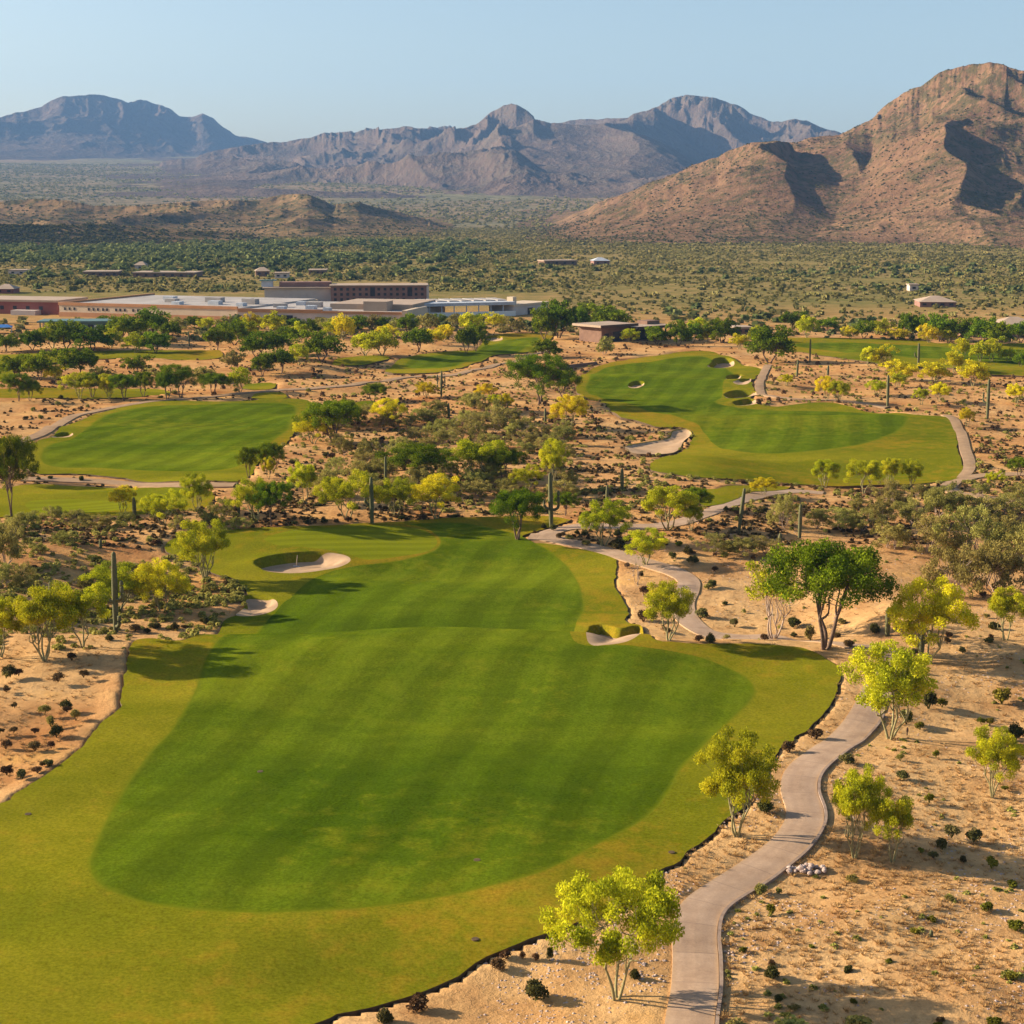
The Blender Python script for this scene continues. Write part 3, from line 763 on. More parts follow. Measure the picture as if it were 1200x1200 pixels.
# ------------------------------------------------------------------ mountains
def mountain(name, prof, r_front, r_crest, r_back, na, nr, lam, amp, seed, mat, shape=1.1, spurs=(), lean=0.0, stretch=2.2, recede=0.0, gain=.52, low=.30, jit=2.2):
    prof = np.array(prof, float)
    u = np.linspace(prof[0, 0], prof[-1, 0], na)
    pv = np.interp(u, prof[:, 0], prof[:, 1])
    pv = pv + jit * fbm(u / 14, u * 0 + seed, 3, seed)
    a = np.arctan2((u - 600) / F, CP + (600 - pv) / F * SP)
    dxr, dyr, dzr = ray(u, pv)
    tgt = dzr / np.hypot(dxr, dyr)                         # tan of elevation
    rg = np.concatenate([np.linspace(r_front, r_crest, int(nr * .72), endpoint=False), np.linspace(r_crest, r_back, nr - int(nr * .72))])
    Aa, R0 = np.meshgrid(a, rg)
    shift = (recede * (u - u.mean()))[None, :]             # a crest that runs away from the viewer to the right
    Rg = R0 + shift
    X = np.sin(Aa) * Rg; Y = np.cos(Aa) * Rg
    t = np.where(R0 < r_crest, (R0 - r_front) / (r_crest - r_front), 1 - (R0 - r_crest) / (r_back - r_crest))
    wx = X + lam * .30 * fbm(X / lam, Y / lam, 3, seed + 5); wy = Y + lam * .35 * fbm(X / lam + 9, Y / lam, 3, seed + 6)
    rd = ridged((wx + lean * wy) / lam, wy / (lam * stretch), 7, seed, gain)
    lo, hi = np.percentile(rd, 4), np.percentile(rd, 97)
    rd = (rd - lo) / (hi - lo)
    g0 = bajada(Rg)
    hc = CAM_H + tgt[None, :] * (r_crest + shift) - bajada(r_crest + shift)   # crest height above its ground
    hc = np.maximum(hc, 3.0)
    env = np.clip(t, 0, 1) ** shape
    fd = sstep(0, .12, t)
    h = hc * (env * (1 - amp * .5) + amp * (rd - .45) * (low + .9 * np.clip(t, 0, 1)) * fd)
    for (su, sr0, sr1, sh, sw) in spurs:                   # single spurs that run down towards the plain
        sa = math.atan((su - 600) / F)
        tt = np.clip((Rg - sr0) / (sr1 - sr0), 0, 1)
        off = (Aa - sa) * Rg + .25 * sw * fbm(X / sw, Y / sw, 3, seed + 77)
        off = np.where(off > 0, off * 1.25, -off * .8)
        h = np.maximum(h, sh * tt * np.clip(1 - off / sw, 0, 1) ** 1.1 + h * .35)
    h = np.maximum(h, -4) * fd
    Z = g0 + h
    for _ in range(1):
        E = np.where(R0 <= r_crest + .25 * (r_back - r_crest), (g0 + h - CAM_H) / Rg, -9)
        jm = np.argmax(E, 0); ii = np.arange(na)
        rj = Rg[jm, ii]; need = tgt * rj + CAM_H - bajada(rj); have = h[jm, ii]
        sc = np.clip(need / np.maximum(have, 4), 0.2, 3)
    smooth = lambda q, k: np.convolve(np.pad(q, k // 2, 'edge'), np.ones(k) / k, 'valid')
    wide = smooth(smooth(sc, 61), 61)[None, :]
    wgt = sstep(.62, .99, h / np.maximum(have, 4)[None, :]) * sstep(.35, .8, t)
    h = h * (wide * (1 - wgt) + sc[None, :] * wgt)
    q_ = np.linspace(0, 1, na)[None, :]
    Z = g0 + h - 3.0 * (1 - fd) - 14.0 * (1 - sstep(0, .10, q_) * sstep(0, .10, 1 - q_))
    n, m = Z.shape
    ix = np.arange(n * m).reshape(n, m)
    Fq = np.stack([ix[:-1, :-1], ix[:-1, 1:], ix[1:, 1:], ix[1:, :-1]], -1).reshape(-1, 4)[:, ::-1]
    me = mesh_arrays(name, np.stack([X.ravel(), Y.ravel(), Z.ravel()], 1), Fq, M[mat], True)
    tag(obj(name, me), kind='structure')
    return np.stack([X, Y, Z], -1)

mountain('mountain', [(-500, 190), (-200, 165), (-60, 150), (0, 137), (30, 130), (50, 125), (60, 118), (75, 113), (95, 111), (120, 112), (140, 117), (150, 121), (165, 118), (185, 122), (200, 128), (210, 135), (225, 136), (237, 133), (250, 139), (262, 150), (275, 158), (300, 162), (313, 166), (345, 172), (400, 178), (480, 184)],
         7500, 9000, 9900, 720, 230, 620, .40, 3, 'mt_mid', 1.5, recede=3.2, gain=.56, low=.15)
mountain('mountain', [(20, 206), (90, 200), (150, 195), (200, 188), (230, 184), (250, 178), (280, 171), (300, 168), (320, 166), (335, 166), (350, 162), (365, 160), (380, 155), (400, 155), (415, 155), (430, 150), (445, 152), (480, 148), (500, 150), (530, 152), (548, 150), (560, 145), (575, 133), (590, 124), (600, 121), (610, 124), (625, 134), (645, 145), (660, 142), (680, 140), (700, 139), (720, 139), (735, 138), (750, 132), (770, 125), (790, 115), (805, 111), (820, 112), (840, 114), (860, 122), (880, 132), (900, 141), (915, 143), (930, 139), (945, 141), (960, 148), (985, 156), (1050, 166), (1150, 175), (1300, 185)],
         3700, 6900, 8400, 1200, 420, 600, .70, 21, 'mt_mid', 1.6,
         spurs=((722, 4300, 5600, 225, 430),), stretch=1.5, lean=.3, gain=.55, low=.30)
MT_R = mountain('mountain', [(480, 302), (520, 298), (560, 292), (595, 284), (620, 276), (650, 261), (700, 239), (750, 219), (800, 199), (850, 179), (880, 167), (910, 165), (930, 167), (950, 161), (985, 158), (1000, 150), (1010, 147), (1025, 135), (1040, 122), (1060, 108), (1080, 100), (1095, 88), (1110, 82), (1135, 75), (1160, 73), (1180, 78), (1200, 82), (1260, 95), (1400, 130), (1600, 190), (1800, 240), (1900, 280)],
         1330, 2350, 3300, 1100, 420, 370, .52, 33, 'mt_right', 1.1, lean=.35, gain=.45, stretch=1.7,
         spurs=((905, 1560, 2010, 66, 165), (1112, 1520, 1900, 84, 150), (990, 1800, 2250, 128, 130)))
MT_H = mountain('hills', [(-300, 262), (-120, 245), (-50, 240), (0, 236), (40, 233), (80, 235), (110, 241), (160, 241), (200, 238), (240, 235), (300, 235), (330, 228), (360, 227), (390, 240), (420, 237), (440, 243), (470, 249), (520, 263), (560, 272), (610, 282)],
         1700, 2350, 2900, 800, 220, 190, .50, 51, 'mt_hill', 1.2, stretch=1.3, gain=.42, low=.15, jit=.4)
MT_H2 = mountain('hills', [(-300, 262), (-100, 257), (0, 263), (60, 264), (120, 262), (200, 269), (270, 271), (300, 276), (335, 285), (362, 293), (385, 299)],
         1455, 1540, 1800, 520, 110, 110, .30, 61, 'mt_hill', 1.2, recede=.35, gain=.40, low=.15, jit=.3)

# ------------------------------------------------------------------ plants: prototypes
def tube(V, Fq, pts, rad, sides):
    pts = np.asarray(pts, float); n = len(pts)
    d = np.gradient(pts, axis=0); d /= np.linalg.norm(d, axis=1)[:, None] + 1e-9
    ref = np.array([1.0, 0, 0]) if abs(d[0, 2]) > .8 else np.array([0, 0, 1.0])
    a = np.cross(d, ref); a /= np.linalg.norm(a, axis=1)[:, None] + 1e-9
    b = np.cross(d, a)
    th = np.arange(sides) * 2 * math.pi / sides
    ring = pts[:, None] + (a[:, None] * np.cos(th)[None, :, None] + b[:, None] * np.sin(th)[None, :, None]) * np.asarray(rad)[:, None, None]
    base = sum(len(v) for v in V)
    V.append(ring.reshape(-1, 3))
    ix = base + np.arange(n * sides).reshape(n, sides); nx = np.roll(ix, -1, 1)
    Fq.append(np.stack([ix[:-1], nx[:-1], nx[1:], ix[1:]], -1).reshape(-1, 4))

def leaves(rng, C, n, spread, size, asp=1.0, up=0.0, clump_t=None, fall=1.0):
    """n leaf quads round each clump centre"""
    k = len(C)
    ct = rng.uniform(0, 1, k) if clump_t is None else clump_t
    c = np.repeat(C, n, 0)
    q = rng.normal(0, 1, (k * n, 3)); q /= np.linalg.norm(q, axis=1)[:, None]
    q *= (rng.uniform(0, 1, (k * n, 1)) ** .45)
    sp = np.repeat(spread, n, 0) if np.ndim(spread) > 1 else np.asarray(spread)
    c = c + q * sp
    a = rng.normal(0, 1, (k * n, 3)); a[:, 2] += up
    a += q * up * .6
    a /= np.linalg.norm(a, axis=1)[:, None]
    b = np.cross(a, rng.normal(0, 1, (k * n, 3))); b /= np.linalg.norm(b, axis=1)[:, None] + 1e-9
    s = size * rng.uniform(.6, 1.4, (k * n, 1))
    a = a * s * asp; b = b * s
    V = np.stack([c - a - b * .6, c - a * .2 + b, c + a + b * .5, c + a * .2 - b], 1).reshape(-1, 3)
    Fq = np.arange(k * n * 4).reshape(-1, 4)
    t = np.clip(np.repeat(ct, n) * .6 + rng.uniform(0, 1, k * n) * .4, 0, 1)
    return V, Fq, t

def tree_proto(seed, H, W, cz, rz, ntips, nleaf, lsize, spread, nstem, sr, fork, leafmat, barkmat, asp=1.6, up=.8, base=True, gap=.35, bare=1.0):
    rng = np.random.default_rng(seed)
    tips = []
    lob = rng.normal(0, 1, (7, 3)); lob /= np.linalg.norm(lob, axis=1)[:, None]; la = rng.uniform(-.35, .55, 7)
    while len(tips) < ntips:
        d = rng.normal(0, 1, 3); d /= np.linalg.norm(d)
        if d[2] < -0.55: continue
        r = rng.uniform(0, 1) ** .5
        k = 1 + sum(la[i] * max(0, float(d @ lob[i])) ** 3 for i in range(7))
        p = np.array([d[0] * W / 2 * r * k, d[1] * W / 2 * r * k, H * (cz + rz * d[2] * r * k)])
        if vnoise(p[0] * 1.1 + seed * 3, p[1] * 1.1 + p[2] * 1.3) < gap: continue
        p[2] = min(p[2], H * .98)
        tips.append(p)
    tips = np.array(tips)
    V = []; Fq = []
    th0 = rng.uniform(0, 6.28)
    stems = []
    for k in range(nstem):
        th = th0 + k * 6.283 / nstem + rng.uniform(-.4, .4)
        rr_ = W * rng.uniform(.07, .17)
        top = np.array([math.cos(th) * rr_, math.sin(th) * rr_, H * fork * rng.uniform(.85, 1.2)])
        b0 = np.array([math.cos(th), math.sin(th), 0]) * sr * (1.1 if nstem > 1 else 0)
        midp = b0 * .6 + top * .45 + np.array([rng.uniform(-.12, .12), rng.uniform(-.12, .12), 0]) * H * .25
        b0[2] = -.12 * 1.0
        pts = catmull([b0, midp, top], False, 4)
        tube(V, Fq, pts, np.linspace(sr, sr * .62, len(pts)), 7)
        stems.append(top)
    stems = np.array(stems)
    nodes = []
    for s0 in stems:
        dd = np.linalg.norm((tips - s0)[:, :2], axis=1)
        near_ = np.argsort(dd + rng.uniform(0, .3 * W, len(tips)))[:4 + (nstem < 3) * 2]
        for q in near_:
            nd = s0 * .42 + tips[q] * .58 + np.array([0, 0, -.03 * H])
            mid = s0 * .5 + nd * .5 + rng.normal(0, .025 * H, 3)
            pts = catmull([s0, mid, nd], False, 3)
            tube(V, Fq, pts, np.linspace(sr * .58, sr * .30, len(pts)), 5)
            nodes.append(nd)
    nodes = np.array(nodes)
    for p in tips:
        dd = np.linalg.norm(nodes - p, axis=1)
        s0 = nodes[int(np.argmin(dd))]
        mid = s0 * .5 + p * .5 + np.array([0, 0, -.05 * H]) + rng.normal(0, .03 * H, 3)
        pts = catmull([s0, mid, p], False, 3)
        rb = sr * rng.uniform(.12, .24)
        tube(V, Fq, pts, np.linspace(rb, max(.010, rb * .18), len(pts)), 4)
    wood = mesh_arrays('trunk', np.vstack(V), np.vstack(Fq), M[barkmat])
    keep = rng.uniform(0, 1, len(tips)) < bare
    lv, lf, lt = leaves(rng, tips[keep], nleaf, np.array([spread, spread, spread * .8]), lsize, asp, up)
    crown = mesh_arrays('crown', lv, lf, M[leafmat], False)
    face_attr(crown, 'tint', lt)
    return dict(wood=wood, crown=crown, H=H, W=W)

PROTO = {}
PROTO['P'] = [tree_proto(100 + i, 6, 6, .63, .37, 74, 290, .036, .60, 3 + i % 3, .10, .24, 'palo', 'greenbark', 2.3, .9, gap=.36) for i in range(6)]
PROTO['Y'] = [tree_proto(120 + i, 6, 6, .60, .40, 80, 290, .037, .60, 3 + i % 2, .10, .22, 'yellow', 'greenbark', 2.0, .8, gap=.32) for i in range(3)]
PROTO['M'] = [tree_proto(140 + i, 7, 8, .65, .34, 110, 300, .046, .72, 2 + i % 2, .16, .27, 'mesq', 'bark', 1.5, .4, gap=.34) for i in range(4)]
PROTO['G'] = [tree_proto(160 + i, 3.2, 4.2, .48, .5, 70, 110, .036, .42, 5, .05, .14, 'olive', 'twig', 2.2, .8, gap=.3) for i in range(4)]
PROTO['B'] = [tree_proto(180, 5, 3.8, .64, .36, 74, 90, .036, .4, 4, .06, .22, 'palo', 'twig', 2.2, .9, gap=.3, bare=.62)]
PROTO['N'] = [tree_proto(181, 5, 3.6, .60, .40, 70, 30, .03, .3, 4, .06, .2, 'olive', 'twig', 2.2, .9, gap=.3, bare=.10)]
# the same kinds with coarser leaves, for trees several hundred metres out
PROTO['p'] = [tree_proto(200 + i, 6, 6, .56, .43, 60, 60, .115, .8, 3, .12, .2, 'palo', 'greenbark', 1.4, .4, gap=.22) for i in range(3)]
PROTO['y'] = [tree_proto(220 + i, 6, 6, .52, .46, 60, 60, .115, .8, 3, .12, .16, 'yellow', 'greenbark', 1.4, .4, gap=.22) for i in range(3)]
PROTO['m'] = [tree_proto(240 + i, 7, 8, .58, .41, 80, 64, .15, 1.0, 2, .18, .22, 'mesq', 'bark', 1.3, .3, gap=.22) for i in range(4)]
PROTO['g'] = [tree_proto(260 + i, 3.2, 4.2, .48, .5, 44, 44, .085, .5, 4, .05, .12, 'olive', 'twig', 1.6, .5, gap=.22) for i in range(3)]

KINDNAME = dict(P=('palo_verde_tree', 'tree'), Y=('palo_verde_tree', 'tree'), M=('mesquite_tree', 'tree'), G=('desert_bush', 'bush'), B=('sparse_tree', 'tree'), N=('leafless_tree', 'tree'))
KINDGROUP = dict(P='yellow-green palo verde trees', Y='yellow flowering palo verde trees', M='dark green mesquite trees', G='olive desert bushes', B='sparse twiggy trees', N='leafless trees')
KINDADJ = dict(P='yellow-green palo verde', Y='bright yellow palo verde', M='dark green mesquite', G='olive desert bush', B='sparse twiggy tree', N='leafless tree')
PLACED = []

def plant_tree(kind, u, v, hpx, wpx, label, group=None):
    p = ground_pt(u, v)[0]
    return plant_at(kind, p, hpx, wpx, label, group)

def plant_at(kind, p, hpx, wpx, label, group=None):
    d = depth_of(p); s = F / d
    th = math.atan2(CAM_H - p[2], math.hypot(p[0], p[1]))
    Hm = hpx / s / math.cos(th); Wm = wpx / s
    far = d > 330
    lst = PROTO[kind.lower() if far and kind.lower() in PROTO else kind]
    pr = lst[len(PLACED) % len(lst)]
    nm, cat = KINDNAME[kind]
    e = empty(nm, (p[0], p[1], p[2] - .03), label, cat, group or KINDGROUP[kind])
    e.rotation_euler = (0, 0, random.uniform(0, 6.28))
    e.scale = (Wm / pr['W'], Wm / pr['W'] * random.uniform(.9, 1.1), Hm / pr['H'])
    obj('trunk', pr['wood'], e); obj('crown', pr['crown'], e)
    PLACED.append((p[0], p[1], Wm * .35))
    return e

# trees that stand close enough to be described one by one
NEAR_TREES = [
    ('P', 722, 1172, 143, 138, 'large yellow-green palo verde beside the cart path at the bottom edge'),
    ('P', 864, 980, 112, 96, 'yellow-green palo verde between the near fairway and the bend of the cart path'),
    ('P', 1001, 1005, 100, 68, 'pale yellow-green palo verde, taller of a pair just right of the path bend'),
    ('P', 1046, 1010, 82, 60, 'slim palo verde, shorter right-hand one of a pair right of the path bend'),
    ('P', 1043, 866, 104, 108, 'broad forked palo verde with pale trunk on the right side of the cart path'),
    ('P', 1163, 932, 74, 66, 'small V-stemmed palo verde alone on the bare slope at the right edge'),
    ('Y', 1088, 778, 95, 92, 'bright yellow palo verde standing behind a short one-armed saguaro'),
    ('M', 967, 760, 128, 148, 'tallest dark green mesquite with bare leaning trunks above the near fairway'),
    ('B', 906, 749, 100, 78, 'sparse pinkish twiggy tree left of the tall dark mesquite'),
    ('P', 1178, 752, 64, 58, 'thin pale palo verde at the right edge behind the yellow tree'),
    ('P', 783, 750, 64, 66, 'thin pale palo verde beside the path above the fairway bunker'),
    ('P', 757, 662, 40, 52, 'low flat-topped green palo verde on the upper bend of the cart path'),
    ('N', 746, 685, 36, 26, 'leafless grey twiggy tree in the sand inside the path bend'),
    ('P', 706, 640, 52, 52, 'pale-stemmed palo verde just above the cart path beside a dark clipped bush'),
    ('P', 783, 621, 52, 66, 'wide yellow-green palo verde right of the junction of the two paths'),
    ('M', 607, 633, 64, 62, 'dark green small tree with bare stems at the end of the cart path'),
    ('M', 662, 604, 27, 30, 'round green tree just right of the many-armed saguaro'),
    ('Y', 512, 608, 50, 56, 'yellow palo verde at the edge of the green, right of a tall saguaro'),
    ('P', 408, 610, 55, 60, 'yellow-green palo verde left of the tall saguaro behind the green'),
    ('P', 462, 606, 44, 44, 'yellow-green palo verde right of the tall saguaro behind the green'),
    ('M', 490, 562, 40, 84, 'wide dark mesquite thicket in the wash behind the green'),
    ('P', 562, 562, 48, 66, 'large yellow-topped palo verde in the middle of the wash'),
    ('M', 590, 560, 34, 44, 'dark low mesquite right of the large yellow-topped palo verde in the wash'),
    ('P', 648, 572, 54, 36, 'tall narrow palo verde behind the many-armed saguaro'),
    ('P', 618, 576, 30, 34, 'small palo verde between the wash and the many-armed saguaro'),
    ('P', 300, 612, 50, 50, 'leaning yellow-green tree behind the left end of the green'),
    ('M', 318, 616, 50, 40, 'dark-trunked mesquite behind the left end of the green'),
    ('P', 358, 592, 52, 38, 'tall yellow-green palo verde behind the bare strip left of the wash'),
    ('G', 385, 585, 38, 46, 'dark olive bush right of the tall palo verde left of the wash'),
    ('P', 240, 681, 68, 58, 'airy green palo verde on the left edge of the green above the bunkers'),
    ('Y', 189, 720, 62, 62, 'yellow palo verde with dark bare legs right of the tallest saguaro'),
    ('P', 140, 718, 54, 76, 'wide palo verde right behind the tallest saguaro'),
    ('P', 52, 772, 84, 84, 'big yellow-green palo verde at the left, in front of a small saguaro'),
    ('P', 97, 758, 76, 62, 'dense green palo verde just left of the tallest saguaro'),
    ('P', 2, 768, 64, 56, 'palo verde cut by the left edge of the picture'),
    ('Y', 145, 602, 32, 32, 'yellow palo verde in front of the lower left green'),
    ('P', 192, 616, 40, 42, 'olive-yellow palo verde at the right end of the lower left green'),
    ('P', 232, 600, 44, 36, 'spindly palo verde with thin grey stem on the lower left green'),
    ('M', 14, 606, 92, 50, 'tall dark mesquite at the left edge beside the lower green'),
    ('Y', 2, 566, 52, 36, 'yellow-topped palo verde at the left edge behind the tall dark mesquite'),
    ('M', 292, 560, 36, 28, 'small dark mesquite at the near right corner of the left fairway'),
    ('M', 318, 556, 38, 38, 'round dark mesquite right of the left fairway corner'),
    ('Y', 315, 562, 26, 18, 'little yellow bushy palo verde beneath the round mesquite by the left fairway'),
    ('M', 392, 520, 54, 66, 'green mesquite with pale forked trunk at the right end of the left fairway'),
    ('Y', 368, 520, 32, 46, 'low yellow palo verde below the forked mesquite by the left fairway'),
    ('Y', 456, 498, 30, 40, 'round yellow palo verde in the scrub right of the left fairway'),
    ('M', 632, 474, 54, 60, 'large mesquite with dark crooked trunk left of the right fairway'),
    ('M', 660, 468, 36, 44, 'lower mesquite touching the large crooked one left of the right fairway'),
    ('Y', 668, 502, 38, 40, 'vivid yellow palo verde below the pair of mesquites by the right fairway'),
    ('M', 902, 425, 42, 52, 'umbrella-shaped green mesquite beyond the right fairway bunkers'),
    ('P', 966, 572, 34, 36, 'leftmost yellow palo verde along the front of the right fairway'),
    ('P', 1012, 578, 42, 42, 'two-stemmed yellow palo verde, tallest along the front of the right fairway'),
    ('P', 1043, 570, 32, 28, 'slender palo verde third in line along the front of the right fairway'),
    ('P', 1068, 570, 30, 28, 'faint thin palo verde fourth in line along the front of the right fairway'),
    ('Y', 895, 580, 20, 30, 'low yellow palo verde bush beside the small tee'),
    ('M', 814, 600, 30, 34, 'dark bushy mesquite beside the small tee above the path'),
    ('P', 810, 622, 32, 28, 'pale thin palo verde below the bushy mesquite by the path'),
    ('G', 918, 618, 36, 36, 'olive umbrella-shaped bush between two posts of saguaro'),
]
ROWS = [
    ('in the row behind the left fairway', [('M', 22, 470, 30, 30), ('M', 35, 470, 26, 24), ('P', 93, 468, 32, 36), ('M', 108, 466, 30, 26), ('P', 128, 468, 30, 26), ('M', 145, 470, 34, 34), ('M', 168, 466, 30, 28), ('M', 196, 468, 32, 26), ('M', 212, 467, 38, 38), ('M', 250, 462, 26, 38), ('P', 281, 460, 28, 28)]),
    ('among the left far turf strips', [('M', 18, 443, 26, 34), ('M', 48, 446, 36, 38), ('Y', 64, 446, 18, 22), ('M', 95, 440, 30, 42), ('G', 118, 446, 16, 30), ('M', 160, 438, 22, 30), ('G', 185, 446, 14, 26), ('M', 308, 440, 26, 26), ('M', 330, 436, 28, 34), ('P', 350, 428, 24, 24), ('G', 240, 446, 16, 30), ('G', 275, 432, 20, 28)]),
    ('below the teal roof', [('M', 8, 412, 20, 28), ('M', 38, 410, 24, 28), ('P', 62, 408, 28, 30), ('M', 78, 410, 32, 40), ('M', 108, 412, 30, 40), ('P', 130, 408, 22, 26), ('M', 150, 402, 34, 46), ('P', 160, 414, 24, 30), ('M', 176, 396, 34, 46), ('M', 182, 414, 26, 34), ('M', 200, 398, 22, 24)]),
    ('before the cream resort wall', [('M', 255, 410, 26, 34), ('M', 275, 404, 28, 36), ('P', 290, 398, 24, 26), ('Y', 297, 388, 22, 20), ('M', 300, 420, 28, 40), ('P', 318, 392, 26, 30), ('M', 322, 416, 28, 36), ('M', 338, 406, 24, 30), ('P', 352, 402, 24, 26), ('M', 362, 394, 20, 24), ('M', 376, 424, 36, 48), ('P', 390, 396, 22, 24), ('Y', 402, 398, 30, 26), ('M', 420, 388, 18, 24), ('G', 436, 386, 16, 26)]),
    ('close under the resort walls', [('G', 92, 384, 12, 20), ('M', 118, 385, 14, 20), ('G', 210, 386, 14, 22), ('M', 226, 384, 14, 20), ('P', 242, 387, 15, 20), ('G', 262, 385, 14, 22), ('M', 282, 388, 16, 22), ('G', 330, 388, 13, 22), ('M', 344, 387, 14, 20), ('G', 376, 388, 14, 22), ('P', 412, 388, 16, 20), ('M', 448, 386, 15, 22), ('G', 466, 388, 14, 24), ('M', 512, 384, 15, 22), ('G', 534, 382, 14, 22), ('M', 560, 380, 13, 20)]),
    ('around the far centre turf', [('P', 428, 416, 26, 34), ('P', 448, 417, 32, 40), ('Y', 452, 396, 16, 22), ('M', 478, 392, 24, 24), ('M', 490, 412, 28, 38), ('Y', 508, 404, 18, 24), ('Y', 520, 400, 20, 24), ('G', 500, 386, 18, 26), ('P', 550, 392, 26, 26), ('M', 546, 414, 32, 26), ('M', 558, 412, 34, 24), ('Y', 580, 384, 18, 28), ('G', 604, 390, 18, 26)]),
    ('around the brown clubhouse', [('M', 638, 398, 34, 32), ('M', 655, 396, 44, 40), ('M', 680, 394, 34, 28), ('M', 712, 390, 32, 44), ('M', 640, 420, 22, 34), ('G', 708, 416, 20, 22), ('M', 690, 372, 16, 26), ('P', 738, 402, 16, 22), ('M', 770, 404, 20, 28), ('M', 795, 406, 30, 28), ('M', 812, 402, 24, 26), ('Y', 828, 402, 18, 22), ('M', 846, 402, 28, 34), ('Y', 866, 409, 18, 20), ('P', 885, 400, 18, 22), ('P', 818, 388, 16, 22)]),
    ('behind the far right turf', [('M', 928, 386, 20, 30), ('P', 945, 396, 26, 22), ('Y', 996, 396, 14, 18), ('M', 1012, 397, 20, 26), ('P', 1032, 392, 18, 28), ('Y', 1052, 398, 14, 26), ('M', 1066, 396, 30, 30), ('M', 1082, 394, 22, 24), ('Y', 1088, 402, 22, 22), ('M', 1102, 400, 32, 36), ('P', 1112, 402, 18, 22), ('M', 1130, 402, 28, 28), ('M', 1152, 404, 32, 34), ('M', 1170, 406, 30, 30), ('M', 1196, 402, 26, 30), ('M', 970, 388, 16, 24)]),
    ('below the far right turf', [('P', 1018, 430, 24, 20), ('Y', 1034, 430, 26, 26), ('G', 1038, 432, 14, 16), ('Y', 1056, 446, 24, 32), ('Y', 1096, 448, 24, 36), ('Y', 1118, 436, 24, 26), ('Y', 1140, 452, 30, 34), ('Y', 1128, 420, 24, 22), ('P', 1148, 424, 24, 22), ('P', 1162, 424, 26, 22), ('P', 1182, 424, 16, 22), ('P', 1028, 464, 18, 26), ('P', 1052, 454, 18, 22), ('P', 1080, 474, 20, 20), ('Y', 1100, 470, 22, 26), ('Y', 968, 470, 28, 24), ('P', 982, 472, 26, 26), ('Y', 922, 452, 14, 18), ('Y', 1133, 500, 22, 20), ('Y', 1192, 472, 22, 26), ('M', 1196, 430, 16, 16), ('M', 1194, 560, 24, 30), ('P', 1165, 572, 20, 20)]),
    ('left of the right fairway', [('M', 438, 472, 24, 30), ('Y', 500, 468, 20, 24), ('Y', 570, 468, 18, 26), ('P', 582, 478, 16, 22), ('Y', 592, 482, 20, 20), ('M', 404, 500, 34, 30), ('G', 510, 490, 22, 32), ('G', 555, 480, 22, 34), ('G', 582, 506, 28, 34), ('G', 612, 510, 22, 28), ('G', 432, 536, 22, 28), ('G', 470, 540, 24, 30), ('G', 545, 500, 18, 28), ('G', 640, 530, 20, 26)]),
]
RIGHT_BUSH = [(1043, 592, 28, 36), (1032, 616, 32, 36), (1068, 614, 30, 36), (1100, 606, 40, 46), (1125, 602, 26, 34), (1150, 610, 30, 40), (1180, 606, 26, 36), (1046, 646, 36, 48), (1092, 652, 46, 54), (1136, 656, 60, 66), (1120, 700, 62, 60), (1165, 696, 66, 70), (1196, 668, 56, 60), (1180, 636, 34, 46), (1010, 622, 26, 34), (985, 620, 24, 34), (958, 618, 24, 32), (872, 652, 24, 38), (838, 648, 22, 36), (896, 648, 20, 34), (1005, 600, 18, 26), (1076, 584, 18, 24), (1196, 590, 24, 30), (1150, 582, 18, 22)]
LEFT_BUSH = [(8, 664, 58, 46), (30, 692, 30, 26), (60, 612, 20, 26), (90, 618, 20, 30), (30, 622, 24, 34), (118, 620, 18, 26), (150, 618, 20, 26), (75, 640, 18, 28), (5, 690, 28, 30), (12, 630, 24, 28), (100, 690, 18, 24), (45, 652, 18, 24), (262, 608, 26, 30), (245, 618, 22, 26), (280, 620, 16, 20), (210, 622, 18, 22)]
WASH_BUSH = []
_r = random.Random(5)
for _ in range(400):
    if len(WASH_BUSH) >= 64: break
    u, v = _r.uniform(395, 665), _r.uniform(478, 590)
    g_ = ground_pt(u, v)[0]
    if turf_inside(g_[0:1], g_[1:2])[0] or path_dist(g_[0:1], g_[1:2])[0] < 2: continue
    if any(abs(u - q[0]) < 9 and abs(v - q[1]) < 5 for q in WASH_BUSH): continue
    k_ = (v - 235) / 300
    WASH_BUSH.append((u, v, _r.uniform(12, 24) * k_, _r.uniform(18, 36) * k_))
ORD = ['first', 'second', 'third', 'fourth', 'fifth', 'sixth', 'seventh', 'eighth', 'ninth', 'tenth', 'eleventh', 'twelfth', 'thirteenth', 'fourteenth', 'fifteenth', 'sixteenth', 'seventeenth', 'eighteenth', 'nineteenth', 'twentieth', 'twenty-first', 'twenty-second', 'twenty-third', 'twenty-fourth']
for t in NEAR_TREES: plant_tree(*t)
for ctx, row in ROWS:
    row = sorted(row, key=lambda q: q[1])
    cnt = {}
    for q in row:
        k = q[0]; cnt[k] = cnt.get(k, 0)
        plant_tree(*q, '%s, %s from the left %s' % (KINDADJ[k], ORD[cnt[k]], ctx))
        cnt[k] += 1
for lst, ctx in ((RIGHT_BUSH, 'above the tall mesquite'), (LEFT_BUSH, 'in the scrub below the lower left green')):
    for i, q in enumerate(sorted(lst)):
        plant_tree('G', *q, 'olive desert bush, %s from the left %s' % (ORD[i], ctx))

for q in WASH_BUSH:
    plant_tree('G', *q, 'olive desert bush in the scrubby wash behind the green', 'olive bushes of the wash')

